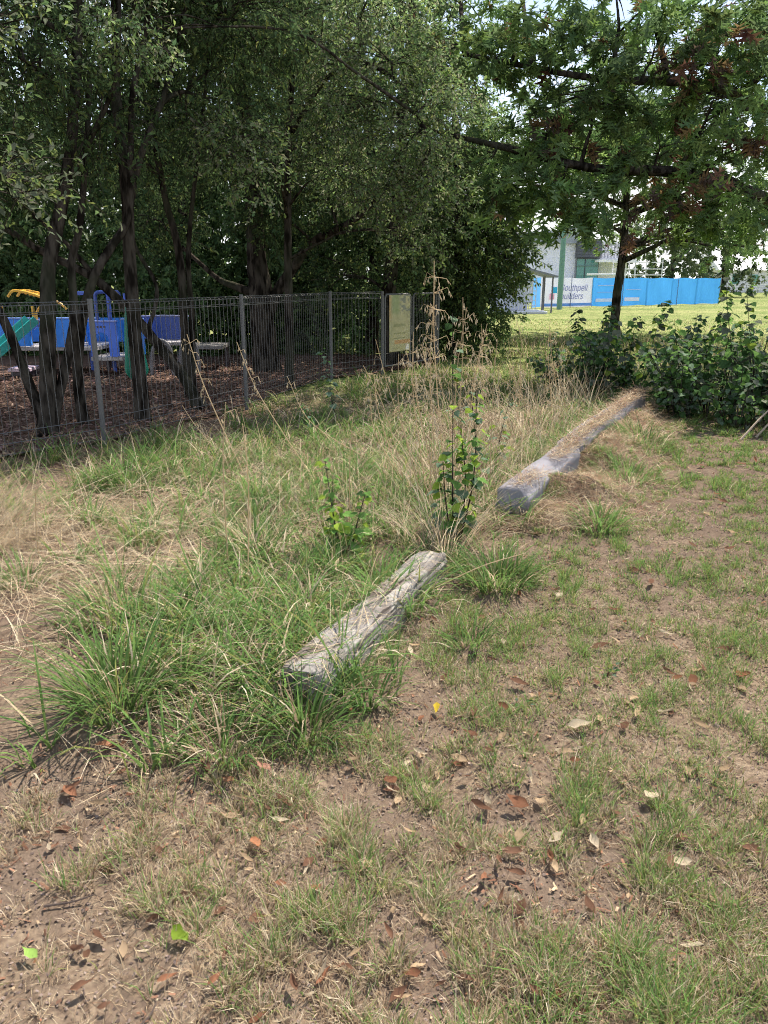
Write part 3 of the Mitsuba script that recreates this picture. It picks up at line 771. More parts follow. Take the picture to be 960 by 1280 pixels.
make_tree('slim_tree', 'thin black trunk in mid grove with sunlit drooping boughs over the fence', 'tree',
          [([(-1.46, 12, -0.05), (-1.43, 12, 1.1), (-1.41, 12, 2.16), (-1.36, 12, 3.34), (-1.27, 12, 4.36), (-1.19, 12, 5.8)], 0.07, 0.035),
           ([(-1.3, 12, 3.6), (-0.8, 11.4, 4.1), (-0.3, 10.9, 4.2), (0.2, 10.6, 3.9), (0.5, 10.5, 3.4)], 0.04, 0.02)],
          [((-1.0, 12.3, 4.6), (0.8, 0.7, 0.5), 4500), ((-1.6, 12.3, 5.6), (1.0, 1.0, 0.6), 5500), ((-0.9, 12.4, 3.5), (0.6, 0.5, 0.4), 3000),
           ((-2.3, 7.9, 3.76), (0.36, 0.32, 0.28), 1700), ((-1.58, 8.8, 3.02), (0.36, 0.3, 0.28), 1500), ((-1.35, 8.9, 2.68), (0.26, 0.22, 0.18), 800), ((0.0, 10.6, 4.2), (0.75, 0.5, 0.5), 4800), ((-0.6, 10.6, 3.62), (0.5, 0.4, 0.42), 2900), ((0.36, 10.5, 3.3), (0.55, 0.4, 0.42), 3600), ((0.0, 10.6, 2.7), (0.42, 0.35, 0.38), 2300),  # front clusters also carry sunlight painted in as pale leaves
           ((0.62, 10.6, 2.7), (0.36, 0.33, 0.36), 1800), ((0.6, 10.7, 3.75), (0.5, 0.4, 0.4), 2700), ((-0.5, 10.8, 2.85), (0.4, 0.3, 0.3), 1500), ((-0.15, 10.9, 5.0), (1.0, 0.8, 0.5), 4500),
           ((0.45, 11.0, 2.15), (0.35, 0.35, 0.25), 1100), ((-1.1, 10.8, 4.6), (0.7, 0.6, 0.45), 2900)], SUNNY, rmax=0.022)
# taller tree behind the gate
make_tree('drooping_tree', 'dark drooping tree standing right behind the gate', 'tree',
          [([(0.15, 15.6, -0.05), (0.1, 15.4, 1.2), (0.2, 15.1, 2.6), (0.3, 14.8, 4.0), (0.5, 14.6, 6.2)], 0.15, 0.06)],
          [((0.2, 14.9, 2.2), (0.9, 0.6, 0.8), 1700), ((-0.7, 15.2, 3.2), (0.9, 0.7, 0.7), 1700), ((0.6, 14.9, 3.4), (0.9, 0.7, 0.7), 1900), ((-0.2, 14.9, 4.6), (1.2, 0.9, 0.7), 2300),
           ((0.9, 14.6, 5.2), (0.9, 0.9, 0.7), 2100), ((0.2, 14.8, 6.6), (1.4, 1.3, 0.8), 2600), ((-0.9, 15.6, 1.7), (0.8, 0.6, 0.7), 1300)], {**SUNNY, 'dens': 0.8, 'size': 0.09, 'tpl': TPL_SIMPLE, 'cols': [G1, G2, G3, G4]})
# darker bushy tree at the corner of the grove, with sunlit right edge
make_tree('bushy_tree', 'bushy green tree reaching down to the ground right of the gate, sunlit on its right', 'tree',
          [([(1.5, 17.2, -0.05), (1.5, 17.1, 1.2), (1.55, 17, 2.6), (1.4, 17, 4.6)], 0.12, 0.05)],
          [((1.3, 16.7, 1.0), (0.75, 0.7, 0.75), 2400), ((1.9, 16.9, 1.7), (0.8, 0.7, 0.7), 2600), ((2.55, 16.9, 2.1), (0.65, 0.6, 0.5), 1700), ((1.4, 16.6, 2.5), (0.9, 0.7, 0.7), 3000),
           ((2.3, 17.2, 2.9), (0.8, 0.7, 0.6), 2200), ((1.2, 17, 3.7), (1.0, 0.9, 0.7), 2600), ((0.7, 16.6, 1.7), (0.7, 0.6, 0.9), 2200), ((1.9, 17.4, 4.2), (0.9, 0.9, 0.7), 2000), ((2.1, 16.8, 0.9), (0.5, 0.5, 0.5), 1100)],
          {**GROVE, 'size': 0.10, 'wid': 0.5, 'droop': 0.4, 'cols': [G1 * 1.2, G2 * 1.3, G4 * 1.2, G3], 'probs': [4, 3, 2, 2]})
# tree out of the frame on the left whose twigs hang into the picture
make_tree('leafy_tree', 'glossy leafy boughs with painted pale sunlight, reaching in from beyond the left edge', 'tree',
          [([(-5.2, 6.6, -0.05), (-5.0, 6.6, 1.5), (-4.9, 6.5, 3.0), (-4.6, 6.4, 5.0)], 0.13, 0.05)],
          [((-2.72, 5.9, 2.28), (0.30, 0.3, 0.2), 420), ((-2.95, 5.9, 2.55), (0.25, 0.25, 0.15), 260), ((-2.85, 5.8, 3.25), (0.35, 0.3, 0.15), 380), ((-2.95, 5.8, 2.85), (0.2, 0.2, 0.1), 160), ((-3.6, 6.0, 4.3), (0.9, 0.8, 0.5), 1700), ((-4.5, 6.4, 5.2), (1.2, 1.1, 0.7), 2600)],
          {**GROVE, 'size': 0.066, 'wid': 0.5, 'droop': 0.05, 'tpl': TPL_OBOVATE, 'dens': 1.1, 'outn': 0.6, 'cols': [np.array([0.15, 0.18, 0.12]), G4 * 1.2, G2 * 1.4], 'probs': [4, 2, 2]})  # greyed pale leaf colours paint sun glints into these boughs
# boundary trees behind the playground
BG = [(-15.0, 17.5), (-11.2, 19.0), (-8.6, 17.6), (-6.6, 18.8), (-4.4, 17.8), (-2.4, 18.8), (-0.3, 18.2), (-9.8, 22.5), (-6.0, 23.0), (-2.6, 23.4), (0.6, 22.6)]
BGL = ['dark evergreen behind the playground at the far left edge', 'second dark evergreen from the left behind the playground', 'dense green evergreen behind the yellow bars', 'evergreen behind the blue frame', 'evergreen behind the green cloth',
       'evergreen seen between the slim trunks and the old trunk', 'evergreen right behind the gate',
       'evergreen of the back row, far left', 'evergreen of the back row, behind the blue frame', 'evergreen of the back row, behind the old trunk', 'evergreen of the back row, behind the gate']
for k, (bx_, by_) in enumerate(BG):
    cl = []
    g = np.random.default_rng(100 + k)
    for z in (0.5, 1.2, 2.0, 2.9, 3.9, 4.9):
        for _ in range(4 if z < 4 else 3):
            cl.append(((bx_ + g.uniform(-1.6, 1.6), by_ + g.uniform(-0.9, 0.9), z + g.uniform(-0.3, 0.3)), (g.uniform(0.9, 1.25), 0.8, g.uniform(0.6, 0.85)), 560))
    for z in (6.0, 7.0):
        for _ in range(3):
            cl.append(((bx_ + g.uniform(-1.7, 1.7), by_ + g.uniform(-0.9, 0.9), z + g.uniform(-0.3, 0.3)), (g.uniform(0.9, 1.25), 0.8, g.uniform(0.5, 0.7)), 330))
    make_tree('evergreen_tree', BGL[k], 'tree', [([(bx_, by_, -0.05), (bx_ + 0.1, by_, 2.0), (bx_, by_, 4.5), (bx_ - 0.1, by_, 5.4)], 0.16, 0.05)], cl,
              {**GROVE_BG, 'cols': [G1 * 1.7, G2 * 1.6, G3 * 1.6]}, limbs=False)

# ------------------------------------------------------------------ the oaks
O1 = np.array([0.125, 0.195, 0.085]); O2 = np.array([0.15, 0.23, 0.075]); O3 = np.array([0.14, 0.22, 0.06]); O4 = np.array([0.13, 0.07, 0.05]); O5 = np.array([0.18, 0.12, 0.06])
OAK = dict(outn=0.7, up=0.8, dens=0.72, size=0.26, wid=0.9, tpl=TPL_OAK, cols=[O1, O2, O3, O4, O5], probs=[6, 5, 2, 0.12, 0.15], droop=0.35, per=11, tlen=(0.3, 0.7))
cl = []
g = np.random.default_rng(5)
for z, rad, nn in ((2.9, 4.2, 9), (3.9, 4.6, 13), (5.2, 4.4, 12), (6.6, 3.6, 9), (8.0, 2.4, 5)):
    for k in range(nn):
        a = 2 * PI * (k + g.uniform(-0.3, 0.3)) / nn
        rr = rad * g.uniform(0.35, 1.0)
        zz = z + g.uniform(-0.35, 0.35) + (0.0 if rr < 3 else -0.15) + (1.5 if math.cos(a) < 0.2 and z < 4.5 else 0)
        cl.append(((7.1 + rr * math.cos(a), 24.3 + rr * 0.8 * math.sin(a), zz), (g.uniform(0.9, 1.4), g.uniform(0.9, 1.3), g.uniform(0.28, 0.45)), 330))
make_tree('oak_tree', 'oak standing behind the shrubs with a straight black trunk before the blue banner', 'tree',
          [([(7.07, 24.3, -0.06), (7.04, 24.3, 0.9), (7.11, 24.3, 2.29), (7.11, 24.3, 3.4), (7.0, 24.3, 5.96), (7.0, 24.3, 8.5)], 0.155, 0.06)],
          cl, {**OAK, 'dens': 0.52, 'size': 0.21, 'cols': [O1 * 1.1, O2 * 1.1, O3, O4, O5]}, rmax=0.09,
          extra_limbs=[([(7.1, 24.3, 2.4), (8.0, 24.2, 2.75), (9.2, 24.0, 3.0), (11, 23.8, 3.0)], 0.05, 0.025), ([(7.1, 24.3, 2.9), (6.3, 24.2, 3.3), (5.2, 24.0, 3.6), (4.0, 24, 3.9)], 0.045, 0.02)])
cl = [((0.92, 12.8, 4.9), (0.7, 0.6, 0.35), 260), ((1.85, 12.6, 4.9), (0.8, 0.6, 0.3), 320), ((1.55, 12.8, 3.25), (0.5, 0.5, 0.25), 170), ((2.0, 12.6, 3.1), (0.55, 0.5, 0.25), 230), ((2.7, 12.7, 2.85), (0.6, 0.5, 0.22), 230), ((3.1, 12.8, 4.2), (0.8, 0.7, 0.3), 330),
      ((4.0, 12.9, 4.85), (0.9, 0.7, 0.3), 380), ((4.15, 12.7, 3.5), (0.8, 0.7, 0.3), 340), ((4.9, 12.8, 4.15), (0.8, 0.7, 0.3), 340), ((5.45, 13.0, 2.95), (0.7, 0.6, 0.3), 260), ((3.4, 12.7, 2.75), (0.6, 0.5, 0.28), 240),
      ((5.6, 13.0, 3.6), (0.7, 0.7, 0.3), 280), ((2.4, 12.9, 3.75), (0.6, 0.5, 0.25), 200), ((4.7, 13.2, 2.9), (0.6, 0.5, 0.25), 200), ((6.4, 13.5, 2.6), (0.7, 0.6, 0.3), 250), ((2.6, 12.9, 5.2), (0.8, 0.6, 0.3), 300), ((5.0, 13.2, 5.2), (0.9, 0.7, 0.3), 340), ((6.2, 13.4, 4.7), (0.9, 0.7, 0.3), 340), ((3.5, 13.4, 5.7), (1.0, 0.7, 0.35), 330), ((6.6, 13.8, 5.8), (1.0, 0.8, 0.35), 330)]
g = np.random.default_rng(8)
for k in range(22):
    a = g.uniform(0, 2 * PI); rr = 7.5 * math.sqrt(g.uniform(0.02, 1))
    c = (8.6 + rr * math.cos(a), 17.2 + 0.62 * rr * math.sin(a), g.uniform(4.2, 8.2) - 0.08 * rr)
    cl.append((c, (g.uniform(0.9, 1.4), g.uniform(0.8, 1.2), g.uniform(0.28, 0.45)), 300))
make_tree('oak_tree', 'oak boughs with large lobed leaves hanging in from the upper right', 'tree',
          [([(9.4, 17.0, -0.06), (9.4, 17, 1.5), (9.3, 17, 3.2), (9.2, 17, 5.5), (9.2, 17, 8.0)], 0.26, 0.08),
           ([(9.3, 17, 2.4), (7.2, 15.4, 3.0), (4.83, 13.2, 3.2), (3.21, 12.9, 3.25), (1.7, 12.8, 3.55), (0.73, 12.8, 3.75)], 0.12, 0.025),
           ([(9.3, 17, 3.4), (7.0, 15.2, 4.4), (5.0, 13.4, 4.5), (3.2, 13.0, 4.5), (1.2, 12.9, 4.8)], 0.11, 0.03)],
          cl, OAK, rmax=0.05)
# a reddening bough of the same tree shows as russet leaves
rv, _ = clump_leaves([((4.45, 12.6, 3.05), (0.45, 0.4, 0.25), 60), ((3.9, 12.6, 2.75), (0.4, 0.35, 0.22), 60), ((5.1, 12.5, 3.75), (0.45, 0.4, 0.22), 30), ((2.75, 12.9, 3.95), (0.3, 0.3, 0.15), 60), ((4.6, 12.6, 4.75), (0.4, 0.35, 0.2), 80)],
                     **{**OAK, 'dens': 1.2, 'cols': [O4, O5, O3, np.array([0.10, 0.075, 0.06])], 'probs': [3, 3, 3, 4], 'twigs': False})
put('oak_tree_001__russet_foliage', rv[0], rv[1], 'm_leaf', rv[2])
labels['oak_tree_001__russet_foliage'] = {'kind': 'stuff', 'label': 'leaves turning russet and brown'}

# distant trees beyond the building site
FAR = [(27.0, 76, 8.0, 4.6, 'hazy far tree behind the blue site fence, left one'), (33.5, 80, 8.5, 4.8, 'hazy far tree behind the blue site fence, right one'), (21.0, 84, 10.0, 5.0, 'far tree behind the building with the canopy'),
       (52.0, 122, 7.0, 4.5, 'far round tree beside the long pale house'), (66.0, 118, 6.0, 4.0, 'far tree at the right edge in front of the long pale house')]
for (fx_, fy_, h, rad, lab) in FAR:
    g = np.random.default_rng(int(fx_))
    cl = [((fx_ + g.uniform(-0.7, 0.7) * rad, fy_ + g.uniform(-0.6, 0.6) * rad, 1.2 + (h - 1.8) * (k + 0.5) / 16), (rad * 0.38, rad * 0.38, rad * 0.26), 230) for k in range(16)]
    make_tree('far_tree', lab, 'tree', [([(fx_, fy_, -0.05), (fx_, fy_, h * 0.4), (fx_, fy_, h * 0.8)], 0.3, 0.1)], cl,
              dict(size=0.42, wid=0.6, tpl=TPL_SIMPLE, cols=[np.array([0.10, 0.14, 0.07]), np.array([0.13, 0.17, 0.08]), np.array([0.09, 0.12, 0.07])], probs=[1, 1, 1], twigs=False, tlen=(0.4, 1.2)), limbs=False)


# ------------------------------------------------------------------ leafy saplings and shrubs
def sapling(key, label, catg, stems, nleaf, size, cols, probs, twig=0.10, wid=0.9):
    key = numbered(key)
    labels[key] = {}
    lv = []
    for pts in stems:
        P = spline([(p[0], p[1], float(ground_z(p[0], p[1])) - 0.02 if i_ == 0 else p[2]) for i_, p in enumerate(pts)], 6)
        V, F = tube(P, np.linspace(0.006, 0.002, len(P)), 5)
        put(key + '__stem', V, F, 'm_bark')
        m = nleaf
        t = 0.15 + 0.85 * rng.random(m)
        ii = t * (len(P) - 1); i0 = np.clip(ii.astype(int), 0, len(P) - 2)
        Q = P[i0] + (P[i0 + 1] - P[i0]) * (ii - i0)[:, None]
        a = U(0, 2 * PI, m)
        off = np.stack([np.cos(a), np.sin(a), U(-0.1, 0.4, m)], 1)
        Q = Q + off * (twig * rng.random(m) * (1.1 - 0.6 * t))[:, None]
        D = off * 1.0 + [0, 0, -0.55] + 0.3 * unit(m)
        N = np.array([0, 0, 1.0]) + 0.55 * unit(m)
        C = pick(m, cols, probs) * (1 + 0.2 * U(-1, 1, (m, 1)))
        lv.append(leaf_mesh(Q, D, N, size * U(0.6, 1.2, m) * (1.15 - 0.5 * t), wid, TPL_ROUND, C))
    V, F, C = cat(lv)
    put(key + '__foliage', V, F, 'm_leaf', C)
    labels[key + '__foliage'] = {'kind': 'stuff'}
    tag(key, label, catg)


S1 = np.array([0.15, 0.28, 0.075]); S2 = np.array([0.27, 0.38, 0.06]); S3 = np.array([0.055, 0.11, 0.04]); S4 = np.array([0.16, 0.24, 0.16]); S5 = np.array([0.12, 0.14, 0.105])
sapling('leafy_sapling', 'tall thin leafy sapling growing behind the far end of the near log', 'sapling',
        [[(0.44, 4.55, 0), (0.42, 4.55, 0.3), (0.41, 4.55, 0.75), (0.39, 4.55, 1.42)], [(0.47, 4.6, 0), (0.50, 4.6, 0.4), (0.46, 4.62, 0.75)], [(0.43, 4.6, 0), (0.38, 4.6, 0.3), (0.36, 4.62, 0.55)], [(0.46, 4.55, 0), (0.55, 4.6, 0.45), (0.55, 4.62, 0.98)]], 44, 0.072, [S1, S2, S3, S4], [4, 3, 2, 3], 0.075)
sapling('leafy_sapling', 'bright green leafy sapling left of the log, in the rough', 'sapling',
        [[(-0.25, 4.34, 0), (-0.30, 4.34, 0.3), (-0.34, 4.34, 0.62)], [(-0.20, 4.34, 0), (-0.16, 4.34, 0.22), (-0.10, 4.34, 0.44)], [(-0.27, 4.4, 0), (-0.30, 4.4, 0.25), (-0.30, 4.4, 0.5)]], 34, 0.066, [S1, S2, S3, S1 * 1.15], [4, 4, 1, 3], 0.07)
sapling('pale_vine', 'pale leafed sprig rising against the dark fence left of the gate', 'vine',
        [[(-0.52, 8.7, 0), (-0.60, 8.75, 0.35), (-0.62, 8.8, 0.6), (-0.72, 8.85, 0.92)]], 34, 0.075, [S4, S1, S4 * 1.1], [3, 1, 2], 0.07)
sapling('pale_vine', 'small pale leafed sprig low in the grass before the fence', 'vine',
        [[(-0.66, 8.0, 0), (-0.75, 8.1, 0.18), (-0.88, 8.15, 0.36)]], 22, 0.07, [S4, S1], [3, 1], 0.07)
sapling('leafy_sapling', 'pale leafed sapling among the dry stalks left of the second timber', 'sapling',
        [[(0.92, 6.3, 0), (0.96, 6.3, 0.35), (1.03, 6.3, 0.68)], [(0.75, 6.0, 0), (0.72, 6.0, 0.4), (0.66, 6.0, 0.85)]], 26, 0.075, [S4, S1, S2], [3, 2, 1], 0.09)
for x0, y0, lab in ((0.52, 2.66, 'pale green flat weed rosette on the lawn right of the log end'), (0.95, 2.95, 'small flat weed rosette on the right side of the lawn')):
    m = 18
    a = U(0, 2 * PI, m); rr = 0.05 * rng.random(m)
    P = np.stack([x0 + rr * np.cos(a), y0 + rr * np.sin(a), float(ground_z(x0, y0)) + 0.012 + 0.02 * rng.random(m)], 1)
    V, F, C = leaf_mesh(P, np.stack([np.cos(a), np.sin(a), U(-0.1, 0.5, m)], 1), np.array([0, 0, 1.0]) + 0.3 * unit(m), U(0.012, 0.026, m), 0.6, TPL_ROUND, pick(m, [S4 * 0.8, OLIVE, DEEP], [2, 3, 2]) * (1 + 0.2 * U(-1, 1, (m, 1))))
    k = put('weed', V, F, 'm_leaf', C); tag(k, lab, 'weed')
# poplar-like suckers forming the shrub at the right
g = np.random.default_rng(21)
SH = [(2.95, 10.9, 0.75), (3.35, 10.6, 0.85), (3.75, 10.2, 0.9), (3.6, 9.4, 0.75), (4.1, 9.6, 0.95), (4.0, 8.7, 0.7), (4.5, 9.2, 0.95), (4.45, 8.4, 0.65), (4.9, 8.9, 0.85), (5.3, 9.5, 0.95), (3.2, 11.8, 0.9), (4.2, 11.0, 1.0), (5.0, 10.6, 1.0), (5.6, 8.8, 0.8), (2.7, 12.0, 0.7)]
SHL = ['leftmost low dark shrub, behind the end of the second timber', 'dark leafy shrub at the far end of the second timber', 'dark leafy shrub in front of the oak trunk', 'dark shrub overhanging the end of the second timber', 'dense shrub in the middle of the thicket',
       'low shrub at the front left of the thicket', 'leafy shrub with grey green leaves in the thicket centre right', 'low dark shrub at the foot of the thicket', 'leafy shrub at the right of the thicket, near the dry stick', 'shrub at the right edge of the frame in the thicket',
       'shrub behind the thicket, left of the oak trunk', 'shrub behind the thicket, right of the oak trunk', 'shrub at the back right of the thicket', 'shrub at the far right front of the thicket', 'small shrub left of the timber end in the long grass']
for (sx, sy, sh), lab in zip(SH, SHL):
    key = numbered('leafy_shrub'); labels[key] = {}
    lv = []
    Q, QD = [], []
    for k in range(13):
        a = g.uniform(0, 2 * PI); l = g.uniform(0.1, 0.62); hh = sh * g.uniform(0.45, 1.2)
        P = spline([(sx + 0.1 * math.cos(a), sy + 0.1 * math.sin(a), -0.03), (sx + 0.5 * l * math.cos(a), sy + 0.5 * l * math.sin(a), hh * 0.55), (sx + l * math.cos(a), sy + l * math.sin(a), hh)], 6)
        V, F = tube(P, np.linspace(0.010, 0.003, len(P)), 5)
        put(key + '__stem', V, F, 'm_bark')
        mm = int(38 * hh / 0.8)
        t = 0.12 + 0.88 * rng.random(mm); ii = np.clip((t * (len(P) - 1)).astype(int), 0, len(P) - 2)
        an = U(0, 2 * PI, mm); off = np.stack([np.cos(an), np.sin(an), U(-0.2, 0.5, mm)], 1)
        Q.append(P[ii] + (P[ii + 1] - P[ii]) * rng.random((mm, 1)) + off * (0.13 * rng.random(mm) * (1.15 - 0.6 * t))[:, None]); QD.append(off)
    P, o = np.vstack(Q), np.vstack(QD); m = len(P)
    P[:, 2] = np.maximum(P[:, 2], 0.04)
    C = pick(m, [S3 * 1.3, S5 * 1.6, S1 * 0.9, S4, S3], [3, 4, 3, 3, 3]) * (1 + 0.25 * U(-1, 1, (m, 1)))
    V, F, C = leaf_mesh(P, o * [1, 1, 0.3] + 0.7 * unit(m) + [0, 0, -0.4], np.array([0, 0, 1.0]) + 0.8 * unit(m), U(0.045, 0.09, m), 0.9, TPL_ROUND, C)
    put(key + '__foliage', V, F, 'm_leaf', C); labels[key + '__foliage'] = {'kind': 'stuff'}
    tag(key, lab, 'shrub')
SK = [((4.0, 8.9), (3.75, 8.9, 1.72), 'tallest leafy sucker shoot, rising above the thicket against the blue banner'), ((4.4, 8.6), (4.42, 8.6, 1.35), 'leafy shoot above the thicket near the right edge'), ((3.3, 10.2), (3.6, 10.2, 1.35), 'dark leafy shoot leaning right, beside the oak trunk'),
      ((2.75, 10.8), (2.62, 10.8, 1.22), 'thin dark shoot left of the oak trunk'), ((3.0, 10.6), (3.0, 10.6, 1.30), 'thin dark shoot just left of the oak trunk'), ((3.2, 10.5), (3.34, 10.5, 1.15), 'thin dark shoot just right of the oak trunk'), ((3.7, 9.6), (3.5, 9.6, 1.15), 'short leafy shoot in the middle of the thicket'),
      ((4.7, 9.2), (4.85, 9.2, 1.5), 'leafy shoot at the right edge of the frame')]
SK += [((4.3, 9.0), (4.05, 9.0, 1.55), 'leafy shoot arching left of the tallest sucker'), ((4.6, 8.7), (4.75, 8.7, 1.62), 'tall leafy shoot close to the right edge above the thicket'), ((3.9, 9.3), (3.95, 9.3, 1.3), 'leafy shoot between the oak trunk and the tallest sucker'), ((4.9, 9.4), (4.6, 9.4, 1.4), 'leafy shoot leaning left at the back right of the thicket')]
for b_, t_, lab in SK:
    sapling('sucker_shoot', lab, 'shoot', [[(b_[0], b_[1], 0), (b_[0] * 0.7 + t_[0] * 0.3 + 0.03, b_[1], t_[2] * 0.4), (b_[0] * 0.3 + t_[0] * 0.7, b_[1], t_[2] * 0.75), t_]], 62, 0.11, [S3, S5, S1, S2 * 0.8], [3, 3, 3, 1], 0.11)
for b_, t_, lab in [((3.72, 7.95), (4.35, 8.3, 0.42), 'pale dry stick leaning out of the thicket over the grass'), ((3.95, 8.1), (4.3, 8.2, 0.28), 'small bare twig beside the pale dry stick')]:
    P = spline([(b_[0], b_[1], float(ground_z(*b_))), ((b_[0] + t_[0]) / 2, (b_[1] + t_[1]) / 2, t_[2] * 0.62), t_], 6)
    V, F = tube(P, np.linspace(0.013, 0.005, len(P)), 6)
    k = put('dry_stick', V, F, 'm_dry', np.array([0.38, 0.31, 0.23])); tag(k, lab, 'stick')


# ------------------------------------------------------------------ timber logs
def log(label, a, b, w, h, top, seed):
    a, b = np.array(a, float), np.array(b, float)
    ln = np.linalg.norm(b - a); d = (b - a) / ln; s = np.array([d[1], -d[0]])
    nu, nv = int(ln / 0.03), 44
    ang = np.linspace(0, 2 * PI, nv, endpoint=False)
    ce, se = np.cos(ang), np.sin(ang)
    ex = 0.52
    px, pz = np.sign(ce) * np.abs(ce) ** ex * w / 2, np.sign(se) * np.abs(se) ** ex * h / 2
    V = []
    for k in range(nu + 1):
        t = k / nu
        endk = min(t * ln, (1 - t) * ln)
        sc = 1 - 0.06 * max(0, 1 - endk / 0.03)
        q = np.stack([np.full(nv, t * ln * 0.9), px * 14, pz * 14], 1) + seed
        q2 = np.stack([np.full(nv, t * ln * 0.7), px * 50, pz * 50], 1) + seed
        dsp = 0.05 * (meshkit.fbm(q, 3, seed) - 0.5) - 0.05 * np.clip(meshkit.fbm(q * 2.3 + 7, 2, seed + 5) - 0.58, 0, 1) - 0.03 * np.clip(meshkit.fbm(q2, 2, seed + 3) - 0.62, 0, 1)
        f = sc * (1 + dsp * 2 / (w / 2) * 0.5)
        jag = 0.03 * (meshkit.fbm(np.stack([px * 40, pz * 40, 0 * px + seed], 1), 2, seed) - 0.5) if k in (0, nu) else 0
        c = a + d * (t * ln)
        V.append(np.stack([c[0] + s[0] * px * f + d[0] * jag, c[1] + s[1] * px * f + d[1] * jag, top - h / 2 + pz * f + 0 * px], 1))
    V = np.array(V).reshape(-1, 3)
    i, j = np.meshgrid(np.arange(nu), np.arange(nv), indexing='ij')
    q = np.stack([i * nv + j, i * nv + (j + 1) % nv, (i + 1) * nv + (j + 1) % nv, (i + 1) * nv + j], -1).reshape(-1, 4)
    F = np.vstack([q[:, [0, 1, 2]], q[:, [0, 2, 3]]])
    n0 = len(V); c0, c1 = V[:nv].mean(0), V[-nv:].mean(0); V = np.vstack([V, c0, c1])
    k = np.arange(nv); o = nu * nv
    F = np.vstack([F, np.stack([(k + 1) % nv, k, k * 0 + n0], 1), np.stack([o + k, o + (k + 1) % nv, k * 0 + n0 + 1], 1)])
    key = put('timber_log', V, F, 'm_wood' if seed == 3 else 'm_wood_grey', smooth=50)
    tag(key, label, 'timber log')


log('weathered grey squared log lying in the grass in the foreground', (-0.325, 2.70), (0.27, 4.10), 0.205, 0.24, 0.148, 3)
log('bluish grey log mostly buried under dry clippings behind the leafy sapling', (0.87, 5.08), (1.58, 6.55), 0.24, 0.42, 0.255, 17)
log('long bluish grey log running from the straw heap to the thicket', (1.62, 6.68), (3.22, 9.85), 0.24, 0.42, 0.265, 29)


# dry blades and stems that have dropped onto the near log
m = 150
t = rng.random(m); v = U(-0.10, 0.10, m)
x, y = -0.325 + 0.595 * t + 0.92 * v, 2.70 + 1.40 * t - 0.39 * v
c = pick(m, [STRAW, PALE, TAN, DEEP], [4, 3, 3, 1]) * (1 + U(-0.3, 0.3, (m, 1)))
V, F, C = blades(x, y, U(0.05, 0.22, m), U(0, 2 * PI, m), U(1.3, 1.55, m), U(1.5, 1.75, m), U(0.002, 0.004, m), c, c, 3, z=np.full(m, 0.154))
put('straw', V, F, 'm_grass', C)
tag('straw', 'loose dry grass blades lying across the near log', 'straw', kind='stuff')


# ------------------------------------------------------------------ fallen leaves
def dead_leaf(x, y, size, yaw, curl, col, tiltx=0.0, tilty=0.0, wid=0.55, lift=0.012, flat=False):
    u = np.linspace(0, 1, 5); prof = np.array([0.06, 0.75, 1.0, 0.7, 0.03]) * wid / 2
    V = []; tw_ = U(-2.0, 2.0)
    for k in range(5):
        for s in (-1, 0, 1):
            w = s * prof[k] * (1 + 0.45 * U(-1, 1))
            V.append([u[k] - 0.5, w * math.cos(curl * abs(s)), (abs(s) * math.sin(curl) * prof[k] * 1.0) + curl * 0.45 * (u[k] - 0.5) ** 2 * 1.6 + 0.035 * U(-1, 1) + tw_ * s * (u[k] - 0.5) * prof[k]])
    V = np.array(V) * size
    F = []
    for k in range(4):
        for s in range(2):
            a = k * 3 + s
            F += [[a, a + 3, a + 4], [a, a + 4, a + 1]]
    R = trimesh.transformations.euler_matrix(tiltx, tilty, yaw, 'sxyz')[:3, :3]
    V = V @ R.T
    V[:, 2] -= V[:, 2].min()
    V += [x, y, float(ground_z(x, y)) + lift]
    C = np.clip(np.asarray(col) * (1 + 0.12 * U(-1, 1, (len(V), 1))), 0.01, 0.9)
    return V, np.array(F), C


